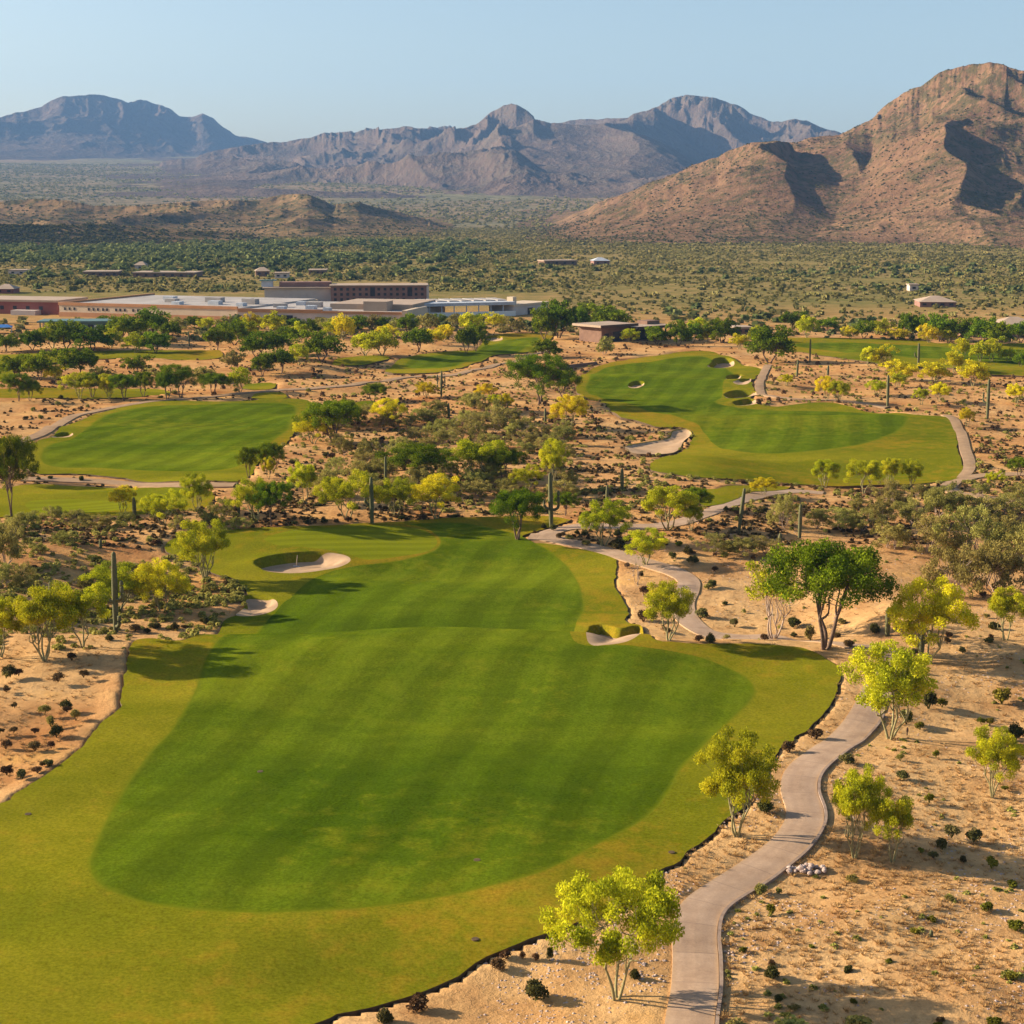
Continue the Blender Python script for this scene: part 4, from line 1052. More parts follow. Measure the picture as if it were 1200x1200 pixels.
# ------------------------------------------------------------------ saguaros
def ribbed(path, rad, cap=True):
    V = []; Fq = []; sides = 24
    pts = np.asarray(path, float); n = len(pts)
    tube(V, Fq, pts, np.ones(n), sides)
    ring = V[0].reshape(n, sides, 3)
    k = 1 + .09 * np.where(np.arange(sides) % 2 == 0, 1, -1)
    ring = pts[:, None] + (ring - pts[:, None]) * (np.asarray(rad)[:, None, None] * k[None, :, None])
    return ring.reshape(-1, 3), Fq[0]
def column(p0, p1, r, n=12):
    p0 = np.array(p0, float); p1 = np.array(p1, float)
    pts = [p0 + (p1 - p0) * t for t in np.linspace(0, 1, n)]
    rad = r * np.interp(np.linspace(0, 1, n), [0, .15, .55, .8, 1], [.8, .9, 1.05, .95, .72])
    L = p1 - p0; Lh = L / np.linalg.norm(L)
    for s, f in ((.45, .62), (.75, .36), (.9, .04)):
        pts.append(p1 + Lh * r * s); rad = np.append(rad, r * .8 * f)
    return ribbed(pts, rad)
def arm_mesh(z, th, out, top, r):
    c, s = math.cos(th), math.sin(th)
    P = catmull([(0, 0, z), (c * out * .6, s * out * .6, z + .05), (c * out, s * out, z + .4), (c * out, s * out, z + .4 + (top - z) * .5), (c * out * 1.02, s * out * 1.02, top)], False, 5)
    rad = np.full(len(P), r); rad[-1] *= .55; rad[-2] *= .85
    P = np.vstack([P, P[-1] + (0, 0, r * .35)]); rad = np.append(rad, r * .05)
    return ribbed(P, rad)
SAG = [  # u, v, height px, radius m, arms (height frac, direction, top frac), words
    (136, 742, 98, .36, [(.42, -.4, .66), (.10, -.9, .24), (.40, 3.4, .5)], 'tallest dark saguaro, with one raised arm, at the left of the near fairway'),
    (61, 722, 42, .24, [], 'slim saguaro sticking out behind the big palo verde at the left'),
    (436, 614, 56, .32, [(.42, 2.9, .75)], 'tall saguaro at the back edge of the green with a left arm'),
    (452, 570, 36, .22, [], 'thin saguaro behind and right of the one at the green'),
    (280, 604, 40, .26, [], 'straight saguaro left of the trees at the left end of the green'),
    (158, 608, 26, .3, [], 'thick short saguaro touching the yellow palo verde by the lower green'),
    (646, 619, 66, .34, [(.34, 0.1, .68), (.36, 3.2, .52)], 'candelabra saguaro with two arms beside the cart path junction'),
    (729, 573, 25, .30, [], 'dark saguaro stump in the open sand below the right fairway'),
    (711, 590, 22, .24, [], 'short saguaro left of the dark stump in the open sand'),
    (866, 621, 50, .28, [], 'tall leaning saguaro by the side path below the small tee'),
    (937, 630, 40, .28, [], 'dark straight saguaro just above the tall mesquite'),
    (914, 637, 13, .3, [], 'dark stub of saguaro left of the straight one above the mesquite'),
    (1079, 770, 52, .34, [(.3, 2.9, .52), (.35, 0.3, .6)], 'green saguaro with a hooked left arm in front of the yellow tree'),
    (1040, 746, 36, .3, [], 'brown armless saguaro beneath the right end of the tall mesquite'),
    (1040, 477, 38, .34, [], 'thick saguaro between the right fairway and the yellow bushes'),
    (1076, 432, 30, .36, [(.45, 2.8, .62)], 'dark saguaro standing against the far right turf'),
    (1157, 490, 46, .36, [(.4, 2.6, .66)], 'pale tall saguaro by the right end of the right fairway'),
    (949, 425, 28, .26, [], 'thin pole-like saguaro right of the umbrella-shaped mesquite'),
    (934, 441, 20, .3, [], 'short saguaro in the shrubs below the thin pole-like one'),
    (970, 440, 12, .34, [], 'squat saguaro above the yellow tree behind the right fairway'),
    (517, 466, 32, .28, [(.35, 2.9, .85), (.4, .2, .8)], 'pale saguaro with upright arms below the far centre turf'),
    (526, 490, 18, .3, [], 'small saguaro in scrub below the pale many-armed one'),
    (222, 406, 18, .3, [], 'small saguaro by the far left turf strip'),
    (1155, 642, 14, .26, [], 'small dark saguaro among the olive bushes at the right'),
    (118, 643, 12, .24, [], 'small saguaro in open sand below the lower left green'),
    (639, 494, 16, .28, [], 'dark little saguaro beside the vivid yellow palo verde'),
    (1091, 1099, 11, .2, [], 'dark knee-high cactus stub on the bare slope at lower right'),
]
def build_mesh(name, vf, mat):
    return mesh_arrays(name, vf[0], vf[1], M[mat])
for (u, v, hp, rad, arms, words) in SAG:
    p = ground_pt(u, v)[0]; s = F / depth_of(p)
    Hm = hp / s
    rad = min(rad * .74, Hm * .2)
    e = empty('saguaro', (p[0], p[1], p[2] - .05), words, 'cactus', 'saguaro cacti')
    tilt = random.uniform(-.03, .03)
    if 'leaning' in words: tilt = .10
    obj('trunk', build_mesh('trunk', column((0, 0, 0), (tilt * Hm, 0, Hm - rad * .7), rad), 'cactus'), e)
    for (zf, th, tf) in arms:
        obj('arm', build_mesh('arm', arm_mesh(zf * Hm, th, rad * 2.3 + .25, tf * Hm, rad * .62), 'cactus'), e)
    PLACED.append((p[0], p[1], 1.0))

# ------------------------------------------------------------------ shrubs
def shrub_proto(seed, n, size, leafmat, flat=.9, clumps=14):
    rng = np.random.default_rng(seed)
    d = rng.normal(0, 1, (clumps, 3)); d /= np.linalg.norm(d, axis=1)[:, None]; d[:, 2] = np.abs(d[:, 2]) * 1.2 - .35
    C = d * rng.uniform(.14, .36, (clumps, 1)); C[:, 2] = C[:, 2] * flat + .42 * flat
    V, Fq, t = leaves(rng, C, n // clumps, np.array([.24, .24, .22 * flat]), size, 1.3, .5)
    V[:, 2] = np.maximum(V[:, 2], -.02)
    # a few stems so that it stands on the ground
    SV = [V]; SF = [Fq]
    for k in range(5):
        a = rng.uniform(0, 6.28)
        tube(SV, SF, [(0, 0, -.08), (math.cos(a) * .1, math.sin(a) * .1, .15), (math.cos(a) * .22, math.sin(a) * .22, .42)], [.03, .024, .012], 4)
    F2 = np.vstack(SF)
    me = mesh_arrays('shrub', np.vstack(SV), F2, M[leafmat], False)
    face_attr(me, 'tint', np.concatenate([t, np.full(len(F2) - len(t), .2)]))
    return me
SHR = dict(d=[shrub_proto(300 + i, 1300, .04, 'shrub', .95) for i in range(3)], b=[shrub_proto(310 + i, 1000, .04, 'brown', .9) for i in range(3)],
           o=[shrub_proto(320 + i, 800, .042, 'olive', .85) for i in range(3)], g=[shrub_proto(330 + i, 900, .044, 'weed', .9) for i in range(2)])
SHN = dict(d='dark round', b='brown twiggy', o='olive', g='green leafy')
shr_n = 0
def shrub(kind, x, y, z, wm, hm, label, group):
    global shr_n
    shr_n += 1
    o = obj('shrub', SHR[kind][shr_n % len(SHR[kind])])
    o.location = (x, y, z); o.rotation_euler = (0, 0, random.uniform(0, 6.28)); o.scale = (wm * random.uniform(.85, 1.2), wm * random.uniform(.8, 1.1), hm)
    tag(o, label, 'shrub', group)
    PLACED.append((x, y, wm * .5))
NEAR_SHRUBS = [
    ('d', 629, 1170, 30, 27, 'round dark green clipped shrub left of the large palo verde by the path'),
    ('b', 492, 1184, 26, 24, 'round dark shrub against the bottom edge of the near turf'),
    ('d', 451, 1200, 26, 22, 'dark shrub cut by the bottom edge below the near turf'),
    ('b', 584, 1135, 17, 17, 'brown shrub, lowest of the little cluster at the turf corner'),
    ('b', 593, 1123, 14, 13, 'brown shrub touching the turf edge in the little cluster'),
    ('b', 612, 1123, 9, 11, 'smallest shrub of the little cluster at the turf corner'),
    ('b', 628, 1125, 9, 12, 'narrow brown shrub in the little cluster at the turf corner'),
    ('d', 644, 1126, 11, 22, 'upright dark shrub at the right of the little cluster'),
    ('d', 744, 1148, 14, 15, 'small green shrub under the large palo verde by the path'),
    ('b', 956, 866, 20, 17, 'dark brown shrub between the turf tip and the cart path'),
    ('b', 924, 882, 18, 18, 'brown shrub tucked into the turf edge above the path bend'),
    ('d', 897, 953, 27, 22, 'dense dark shrub beside the palo verde at the path bend'),
    ('d', 992, 895, 17, 15, 'dark shrub on the right edge of the cart path above the palo verde pair'),
    ('d', 1062, 848, 18, 20, 'dark rounded shrub right behind the broad forked palo verde'),
    ('g', 1078, 854, 13, 11, 'green shrub right of the broad forked palo verde'),
    ('g', 1104, 828, 14, 13, 'green shrub casting two shadows right of the broad palo verde'),
    ('d', 1088, 830, 22, 26, 'bushy dark shrub under the right side of the broad palo verde'),
    ('g', 1174, 823, 28, 22, 'wide leafy green shrub near the right edge above the V-stemmed palo verde'),
    ('g', 1150, 848, 11, 10, 'left one of two touching green shrubs near the right edge'),
    ('g', 1160, 849, 11, 11, 'right one of two touching green shrubs near the right edge'),
    ('d', 1190, 866, 26, 22, 'dark sprawling shrub at the right edge behind the V-stemmed palo verde'),
    ('o', 1055, 891, 11, 11, 'olive shrub in bare sand below the broad forked palo verde'),
    ('g', 1097, 887, 9, 11, 'small upright green shrub left of the V-stemmed palo verde'),
    ('d', 1058, 913, 16, 12, 'low dark shrub above the palo verde pair'),
    ('g', 1089, 940, 13, 14, 'green shrub right of the palo verde pair'),
    ('o', 891, 1048, 18, 17, 'olive shrub touching the kerb at the inside of the path bend'),
    ('o', 913, 1047, 9, 10, 'small dry shrub right of the one touching the kerb'),
    ('g', 903, 1072, 16, 18, 'green two-lobed shrub below the path bend'),
    ('o', 999, 1034, 13, 13, 'olive shrub right of the rock heap'),
    ('d', 905, 1147, 18, 20, 'dark round shrub in the big shadow right of the path'),
    ('d', 993, 1141, 13, 13, 'dark shrub at the far end of the big shadow'),
    ('d', 911, 1175, 12, 12, 'dark shrub in the lower tongue of the big shadow'),
    ('o', 853, 1141, 8, 7, 'little olive shrub just right of the kerb near the bottom'),
    ('g', 1000, 1178, 12, 11, 'green shrub below the far end of the big shadow'),
    ('d', 1115, 980, 20, 17, 'dark shrub, upper left of the dark clump right of the palo verde pair'),
    ('d', 1141, 985, 24, 17, 'widest dark shrub of the dark clump right of the palo verde pair'),
    ('d', 1104, 994, 18, 14, 'dark shrub, lower left of the dark clump right of the palo verde pair'),
    ('d', 1094, 1005, 14, 9, 'low dark shrub below the dark clump'),
    ('g', 1079, 999, 10, 8, 'small green shrub left of the dark clump'),
    ('d', 1129, 1010, 12, 9, 'low dark shrub right below the dark clump'),
    ('g', 1162, 1016, 18, 16, 'bright green shrub right of the dark clump'),
    ('g', 1186, 1041, 15, 13, 'green shrub near the right edge below the dark clump'),
    ('g', 1157, 1068, 16, 15, 'rounded green shrub lower right on the slope'),
    ('o', 1113, 1056, 12, 10, 'grey-olive low shrub in the middle of the lower right slope'),
    ('d', 1063, 1071, 22, 8, 'flat dark shrub in the middle of the lower right slope'),
    ('g', 1072, 1096, 14, 12, 'green tuft beside the knee-high cactus stub'),
    ('g', 1042, 1134, 13, 14, 'green shrub right of the big shadow'),
    ('o', 1180, 1148, 22, 16, 'greyish shrub low at the right edge'),
    ('g', 1190, 1090, 18, 16, 'green shrub at the right edge level with the cactus stub'),
    ('g', 1186, 1150, 16, 16, 'green shrub beside the greyish one low at the right edge'),
    ('g', 1165, 1202, 18, 14, 'dark green shrub cut by the bottom edge at the right'),
    ('o', 930, 1222, 60, 34, 'yellowish spreading shrub cut by the bottom edge right of the path'),
    ('o', 1008, 1218, 44, 36, 'pale olive shrub cut by the bottom edge, second right of the path'),
    ('o', 868, 1214, 36, 24, 'yellow-green shrub cut by the bottom edge beside the kerb'),
    ('d', 1165, 738, 14, 12, 'dark shrub beneath the thin pale palo verde at the right edge'),
    ('d', 1160, 754, 16, 9, 'spreading dark shrub in the shadow at the right edge'),
    ('b', 1110, 754, 9, 9, 'brown shrub right of the yellow tree'),
    ('d', 1128, 765, 9, 9, 'dark shrub right of the green saguaro'),
    ('g', 1100, 718, 12, 10, 'small green shrub at the right of the yellow tree crown'),
    ('d', 1026, 743, 14, 14, 'dark shrub left of the brown armless saguaro'),
    ('b', 995, 758, 13, 11, 'brown shrub on the upper bend of the path right of the tall mesquite'),
    ('d', 929, 735, 18, 14, 'dark shrub left of the trunks of the tall mesquite'),
    ('o', 949, 751, 16, 24, 'upright olive shrub against the trunks of the tall mesquite'),
    ('b', 896, 750, 11, 10, 'dark shrub at the foot of the sparse twiggy tree'),
    ('d', 861, 734, 13, 12, 'green shrub left of the sparse twiggy tree'),
    ('d', 832, 754, 14, 14, 'left dark shrub of two at the top of the near turf'),
    ('b', 819, 751, 11, 9, 'grey-brown shrub beside the path at the top of the near turf'),
    ('b', 754, 728, 19, 17, 'round brown shrub above the fairway bunker'),
    ('b', 755, 697, 15, 13, 'round brown shrub inside the path bend below the leafless tree'),
    ('d', 822, 724, 15, 14, 'dark shrub under the right side of the thin pale palo verde by the path'),
    ('d', 835, 689, 13, 12, 'dark shrub alone on the sand outside the path bend'),
    ('b', 735, 666, 7, 9, 'narrow brown shrub at the turf corner inside the path bend'),
    ('d', 751, 676, 6, 9, 'small dark shrub just left of the leafless tree'),
    ('d', 788, 655, 12, 10, 'dark shrub right of the flat-topped palo verde'),
    ('d', 806, 650, 14, 12, 'dark shrub, upper of three in a row outside the path bend'),
    ('d', 812, 660, 14, 11, 'dark shrub, lowest of three in a row outside the path bend'),
    ('g', 796, 640, 12, 8, 'low green shrub above the row outside the path bend'),
    ('d', 724, 643, 22, 13, 'wide dark clipped shrub at the foot of the pale-stemmed palo verde'),
    ('d', 724, 629, 12, 12, 'dark shrub behind the wide clipped one by the pale-stemmed palo verde'),
    ('d', 648, 622, 9, 10, 'dark shrub at the foot of the candelabra saguaro'),
    ('d', 637, 620, 8, 8, 'grey shrub left of the candelabra saguaro foot'),
    ('b', 655, 631, 8, 9, 'brown shrub in the wedge between the two paths, leftmost'),
    ('o', 667, 632, 9, 8, 'grey-green shrub in the wedge between the two paths'),
    ('d', 676, 626, 8, 6, 'dark shrub at the upper edge of the wedge between the paths'),
    ('d', 685, 628, 9, 8, 'dark shrub at the right of the wedge between the paths'),
    ('o', 687, 639, 13, 8, 'yellowish low shrub close to the path in the wedge'),
    ('d', 12, 792, 17, 15, 'dark green round shrub at the far left below the palo verdes'),
    ('b', 68, 798, 15, 13, 'dark brown round shrub in open tan ground left of the fairway'),
    ('b', 98, 793, 12, 11, 'brown shrub closer to the turf, right of the round one'),
    ('d', 78, 831, 15, 13, 'dark shrub, upper left one of a touching pair by the left turf edge'),
    ('o', 89, 843, 17, 16, 'olive round shrub, lower right one of a touching pair'),
    ('o', 52, 836, 14, 14, 'olive shrub at the top of a slanting string of shrubs'),
    ('d', 66, 863, 18, 17, 'dark shrub at the lower end of the slanting string'),
    ('o', 59, 850, 14, 15, 'olive shrub in the middle of the slanting string'),
    ('b', 7, 877, 12, 14, 'brown shrub at the left edge left of the fairway'),
    ('b', 41, 879, 17, 14, 'brown wide shrub below the slanting string'),
    ('b', 60, 876, 11, 11, 'brown shrub right of the wide one below the slanting string'),
    ('d', 57, 898, 13, 10, 'dark shrub beside the lower left turf edge'),
    ('b', 44, 905, 14, 9, 'brown flat shrub at the lower left turf edge'),
    ('d', 26, 912, 14, 13, 'grey-dark shrub, lowest at the left'),
    ('b', 8, 907, 16, 14, 'dark brown shrub at the left edge, lowest there'),
    ('b', 17, 829, 8, 8, 'little brown shrub at the far left'),
    ('b', 16, 858, 12, 9, 'dry grey-brown shrub at the far left'),
    ('b', 84, 773, 13, 11, 'brown shrub at the foot of the big palo verde at the left'),
    ('d', 128, 751, 11, 9, 'dark shrub in front of the tallest saguaro'),
    ('b', 158, 740, 13, 12, 'brown shrub right of the foot of the tallest saguaro'),
    ('d', 182, 737, 14, 9, 'dark flat shrub at the turf corner right of the tallest saguaro'),
    ('d', 205, 738, 13, 10, 'dark shrub nearest the swell of the fairway at the left'),
    ('g', 115, 659, 12, 10, 'green round shrub above the tallest saguaro'),
    ('o', 248, 694, 15, 15, 'olive shrub at the foot of the airy palo verde'),
    ('b', 230, 703, 8, 8, 'brown shrub left of the olive one by the airy palo verde'),
    ('b', 210, 700, 8, 7, 'small brown shrub in the orange bank left of the bunkers'),
    ('b', 265, 686, 9, 8, 'brown shrub at the turf edge right of the airy palo verde'),
    ('b', 239, 715, 10, 9, 'brown shrub in the orange bank below the airy palo verde'),
    ('d', 95, 564, 9, 8, 'largest dark shrub on the path between the two left turfs'),
    ('d', 59, 562, 8, 6, 'middle dark shrub on the path between the two left turfs'),
    ('d', 45, 563, 6, 5, 'leftmost dark shrub on the path between the two left turfs'),
    ('d', 60, 605, 11, 8, 'dark shrub at the left end of the hedge below the lower green'),
    ('d', 72, 606, 12, 7, 'dark shrub in the middle of the hedge below the lower green'),
    ('d', 91, 607, 12, 9, 'dark shrub at the right end of the hedge below the lower green'),
    ('d', 36, 606, 10, 6, 'dark shrub apart at the left of the hedge below the lower green'),
    ('d', 345, 615, 7, 6, 'leftmost of the round shrubs behind the green'),
    ('d', 360, 614.5, 8, 7, 'second from the left of the round shrubs behind the green'),
    ('d', 380, 613.5, 9, 8, 'third and largest of the round shrubs behind the green'),
    ('b', 394, 613, 7, 7, 'fourth from the left of the round shrubs behind the green'),
    ('b', 408, 612, 10, 9, 'brown shrub left of the tall saguaro at the green'),
    ('b', 450, 611.5, 9, 8, 'brown shrub right of the tall saguaro at the green'),
    ('d', 470, 609.5, 9, 7, 'dark shrub behind the green left of the yellow palo verde'),
    ('b', 494, 608, 10, 8, 'brown shrub at the foot of the yellow palo verde behind the green'),
    ('d', 533, 607, 7, 6, 'dark shrub right of the yellow palo verde behind the green'),
    ('b', 297, 619, 6, 6, 'small brown shrub at the left end behind the green'),
    ('d', 851, 599, 8, 7, 'dark shrub beside the side path below the small tee'),
    ('d', 893, 601, 13, 10, 'dark shrub in the long shadow right of the side path'),
]
for (k, u, v, wpx, hpx, words) in NEAR_SHRUBS:
    p = ground_pt(u, v)[0]; s = F / depth_of(p)
    big = hpx * 1.0
    grp = 'shrubs near the cart path and fairways'
    shrub(k, p[0], p[1], p[2] - .02, wpx / s * 1.05, big / s * 1.08, words, grp)

# shrubs scattered over the sand: which patch of sand each stands on
ZONES = [  # u0,u1,v0,v1, how many per 10000 px2, size range m, label, kinds
    (800, 1215, 770, 1215, 1.6, (.35, .7), 'low weedy shrub on the pale slope right of the cart path', 'ogb'),
    (-15, 160, 745, 940, 7, (.4, .9), 'small shrub on the tan ground left of the near fairway', 'bbo'),
    (-15, 300, 615, 750, 11, (.5, 1.1), 'small dark shrub in the orange bank at the left', 'bdo'),
    (640, 860, 560, 750, 15, (.45, .95), 'small dark shrub on the sand around the upper cart path', 'bdo'),
    (820, 1215, 565, 770, 14, (.5, 1.2), 'small shrub in the scrub around the tall mesquite', 'obdo'),
    (380, 780, 485, 605, 26, (.6, 1.3), 'small dark shrub in the wash behind the green', 'bdbo'),
    (360, 700, 425, 500, 62, (.7, 1.3), 'small dark shrub on the sand below the far centre turf', 'bbd'),
    (860, 1215, 405, 490, 50, (.8, 1.4), 'small dark shrub on the sand above the right fairway', 'bbd'),
    (1110, 1215, 485, 570, 34, (.7, 1.2), 'small dark shrub in the orange ground right of the right fairway', 'bbd'),
    (-15, 370, 418, 520, 45, (.8, 1.5), 'small dark shrub along the back of the left fairway', 'bdo'),
    (640, 900, 385, 440, 40, (.8, 1.4), 'small dark shrub near the brown clubhouse', 'bd'),
    (260, 400, 520, 620, 22, (.6, 1.3), 'small dark shrub at the left end of the wash', 'bdo'),
]
scat = []
for (u0, u1, v0, v1, dens, (s0, s1), words, kinds) in ZONES:
    n = int((u1 - u0) * (v1 - v0) / 10000 * dens)
    uu = RNG.uniform(u0, u1, n); vv = v0 + (v1 - v0) * RNG.uniform(0, 1, n)
    P = ground_pt(uu, vv)
    cl = fbm(P[:, 0] / 14, P[:, 1] / 14, 2, 71)
    ok = ~turf_inside(P[:, 0], P[:, 1]) & (path_dist(P[:, 0], P[:, 1]) > .5) & (cl > RNG.uniform(-.9, .25, n))
    for i in np.nonzero(ok)[0]:
        x, y, z = P[i]
        sz = RNG.uniform(s0, s1)
        scat.append((sz * F / depth_of(P[i]), x, y, z, sz, words, kinds[RNG.integers(len(kinds))]))
scat.sort(key=lambda q: -q[0])
N_IND = 296 - len(NEAR_SHRUBS)
for q in scat[:N_IND]:
    px, x, y, z, sz, words, k = q
    shrub(k, x, y, z - .02, sz, sz * random.uniform(.6, .95), words, words.replace('small ', '').replace('shrub', 'shrubs', 1))

def stuff_scatter(name, X, Y, Z, S, base, mat, label, cat, hs=1.0, seed=5):
    """many plants nobody could count, as one mesh"""
    rng = np.random.default_rng(seed)
    bv, bf, bt = base
    n = len(X); k = len(bv)
    th = rng.uniform(0, 6.28, n); c, s = np.cos(th), np.sin(th)
    V = np.empty((n, k, 3), np.float32)
    sh = S * hs * rng.uniform(.75, 1.25, n)
    V[:, :, 0] = X[:, None] + (bv[None, :, 0] * c[:, None] - bv[None, :, 1] * s[:, None]) * S[:, None]
    V[:, :, 1] = Y[:, None] + (bv[None, :, 0] * s[:, None] + bv[None, :, 1] * c[:, None]) * S[:, None]
    V[:, :, 2] = Z[:, None] + bv[None, :, 2] * sh[:, None]
    Fq = (bf[None] + (np.arange(n) * k)[:, None, None]).reshape(-1, bf.shape[1])
    me = mesh_arrays(name, V.reshape(-1, 3), Fq, mat, False)
    t = np.clip(np.repeat(rng.uniform(0, 1, n), len(bf)) * .6 + np.tile(bt, n) * .4, 0, 1)
    face_attr(me, 'tint', t)
    return tag(obj(name, me), label, cat, kind='stuff')

def ball_base(seed, n, size, flat=.8):
    rng = np.random.default_rng(seed)
    d = rng.normal(0, 1, (n, 3)); d /= np.linalg.norm(d, axis=1)[:, None]
    d[:, 2] = np.abs(d[:, 2])
    C = d * rng.uniform(.6, 1, (n, 1)) * .42; C[:, 2] = C[:, 2] * 2 * flat + .05
    return leaves(rng, C, 1, np.array([.08, .08, .08]), size, 1.2, .3)

rest = scat[N_IND:]
for kk, mt, words in (('bd', 'brown', 'brown low scrub dotted over the sand between the fairways'), ('og', 'olive', 'olive low scrub dotted over the sand between the fairways')):
    sel = [q for q in rest if q[6] in kk]
    A = np.array([q[1:5] for q in sel])
    stuff_scatter('low_scrub', A[:, 0], A[:, 1], A[:, 2], A[:, 3], ball_base(9, 60, .13), M[mt], words, 'scrub', .9, 8)

# scrubby ground cover close by: dry grass tufts and stones
def scatter_desert(n, u0, u1, v0, v1, seed, thr):
    rng = np.random.default_rng(seed)
    uu = rng.uniform(u0, u1, n); vv = rng.uniform(v0, v1, n)
    dx, dy, dz = ray(uu, vv)
    t = CAM_H / -dz
    x, y = dx * t, dy * t
    for _ in range(2):
        t = (CAM_H - g_base(x, y)) / -dz; x, y = dx * t, dy * t
    ok = ~turf_inside(x, y) & (path_dist(x, y) > .25) & (fbm(x / 7, y / 7, 3, seed) > thr + rng.uniform(-.35, .35, n))
    x, y = x[ok], y[ok]
    m = 0.16 * fbm(x / 3.2, y / 3.2, 3, 41) + 0.45 * fbm(x / 16, y / 16, 2, 43) * sstep(2, 9, path_dist(x, y))
    return x, y, g_base(x, y) + m
rngb = np.random.default_rng(3)
def tuft_base():
    n = 12
    a = rngb.uniform(0, 6.28, n); r0 = rngb.uniform(0, .2, n); r1 = r0 + rngb.uniform(.15, .5, n)
    V = []; 
    for i in range(n):
        ca, sa = math.cos(a[i]), math.sin(a[i]); w_ = .07
        V += [(ca * r0[i] - sa * w_, sa * r0[i] + ca * w_, 0), (ca * r0[i] + sa * w_, sa * r0[i] - ca * w_, 0), (ca * r1[i] + sa * .015, sa * r1[i], rngb.uniform(.5, 1)), (ca * r1[i] - sa * .015, sa * r1[i], rngb.uniform(.5, 1))]
    return np.array(V), np.arange(n * 4).reshape(-1, 4), rngb.uniform(0, 1, n)
x, y, z = scatter_desert(6500, 790, 1230, 770, 1230, 81, -.1)
x2, y2, z2 = scatter_desert(2600, -20, 300, 600, 960, 82, -.1)
x3, y3, z3 = scatter_desert(5000, 380, 1220, 480, 770, 83, -.1)
x, y, z = np.concatenate([x, x2, x3]), np.concatenate([y, y2, y3]), np.concatenate([z, z2, z3])
stuff_scatter('dry_grass', x, y, z - .02, RNG.uniform(.16, .4, len(x)), tuft_base(), M['straw'], 'straw-coloured dry grass tufts over the desert slopes', 'dry grass', .6, 4)
x, y, z = scatter_desert(15000, 560, 1230, 560, 1230, 85, .05)
ov = np.array([(1, 0, 0), (.2, .9, 0), (-.9, .3, 0), (-.4, -.9, 0), (.5, -.6, .1), (.1, .1, .75)]) * .5
of = np.array([(0, 1, 5), (1, 2, 5), (2, 3, 5), (3, 4, 5), (4, 0, 5)])
stuff_scatter('gravel', x, y, z - .02, RNG.uniform(.08, .28, len(x)), (ov, of, RNG.uniform(0, 1, 5)), M['stone'], 'scattered pebbles and small stones on the sand', 'gravel', .8, 6)
x, y, z = scatter_desert(22000, -20, 1220, 390, 640, 86, -.05)
stuff_scatter('low_scrub', x, y, z - .02, RNG.uniform(.3, .75, len(x)), ball_base(10, 26, .2), M['brown'], 'tiny brown scrub speckling the far sand', 'scrub', .7, 9)
x, y, z = scatter_desert(2600, -20, 300, 590, 760, 88, -.05)
x2, y2, z2 = scatter_desert(6500, 330, 1220, 420, 600, 89, 0)
x, y, z = np.concatenate([x, x2]), np.concatenate([y, y2]), np.concatenate([z, z2])
stuff_scatter('low_scrub', x, y, z - .02, RNG.uniform(.3, 1.1, len(x)), ball_base(18, 60, .12), M['olive'], 'olive and straw low scrub thickening the wash and the left bank', 'scrub', .7, 15)
x, y, z = scatter_desert(700, 790, 1230, 600, 1230, 87, .1)
stuff_scatter('low_scrub', x, y, z - .02, RNG.uniform(.2, .55, len(x)), ball_base(12, 40, .15), M['olive'], 'tiny olive weeds speckling the slope right of the path', 'weeds', .6, 10)

# the wide plain of scrub beyond the golf course, and the green wood along the foot of the hills
def plain_pts(n, r0, r1, a0, a1, seed):
    rng = np.random.default_rng(seed)
    r = np.sqrt(rng.uniform(r0 * r0, r1 * r1, n)); a = np.radians(rng.uniform(a0, a1, n))
    return np.sin(a) * r, np.cos(a) * r, r, rng
x, y, r, rng = plain_pts(135000, 455, 2300, -21, 21, 91)
dn = fbm(x / 60, y / 60, 3, 92)
uu, vv = project(x, y, g_base(x, y))
blocked = ((uu > -20) & (uu < 655) & (vv > 343) & ((vv < 377) | ((uu > 30) & (uu < 165) & (vv < 393)))) | ((uu > 690) & (uu < 800) & (vv > 378) & (vv < 405)) | ((uu > 300) & (uu < 500) & (vv > 330) & (vv < 350))
ok = (dn > rng.uniform(-.75, .45, len(x))) & ~blocked & ~turf_inside(x, y)
x, y, r = x[ok], y[ok], r[ok]
stuff_scatter('desert_scrub', x, y, g_base(x, y) - .1, rng.uniform(0.9, 2.0, len(x)) * rng.choice([.8, 1.2, 1.9], len(x), p=[.55, .35, .10]), ball_base(14, 12, .32), M['farscrub'], 'olive desert scrub covering the wide plain below the mountains', 'scrub', .75, 11)
x, y, r, rng = plain_pts(16000, 640, 1800, -21, 9, 95)
uu, vv = project(x, y, g_base(x, y))
lim = np.interp(uu, [-200, 0, 250, 420, 560, 640, 800], [1, 1, 1, .85, .6, .15, 0])
band = np.exp(-((r - 1230) / 330) ** 2) * lim
ok = (band * (.52 + .9 * fbm(x / 70, y / 70, 3, 96)) > rng.uniform(.12, 1, len(x)))
x, y, r = x[ok], y[ok], r[ok]
stuff_scatter('far_wood', x, y, g_base(x, y) - .2, rng.uniform(3.5, 8.5, len(x)), ball_base(15, 30, .22), M['farleaf'], 'dark green wood along the foot of the far hills', 'wood', .62, 12)
x, y, r, rng = plain_pts(1800, 480, 1000, -21, 21, 97)
uu, vv = project(x, y, g_base(x, y))
blocked = ((uu > -20) & (uu < 655) & (vv > 343) & ((vv < 377) | ((uu > 30) & (uu < 165) & (vv < 393)))) | ((uu > 690) & (uu < 800) & (vv > 378) & (vv < 405))
ok = (fbm(x / 90, y / 90, 2, 98) > rng.uniform(-.2, .6, len(x))) & ~blocked & ~turf_inside(x, y)
x, y, r = x[ok], y[ok], r[ok]
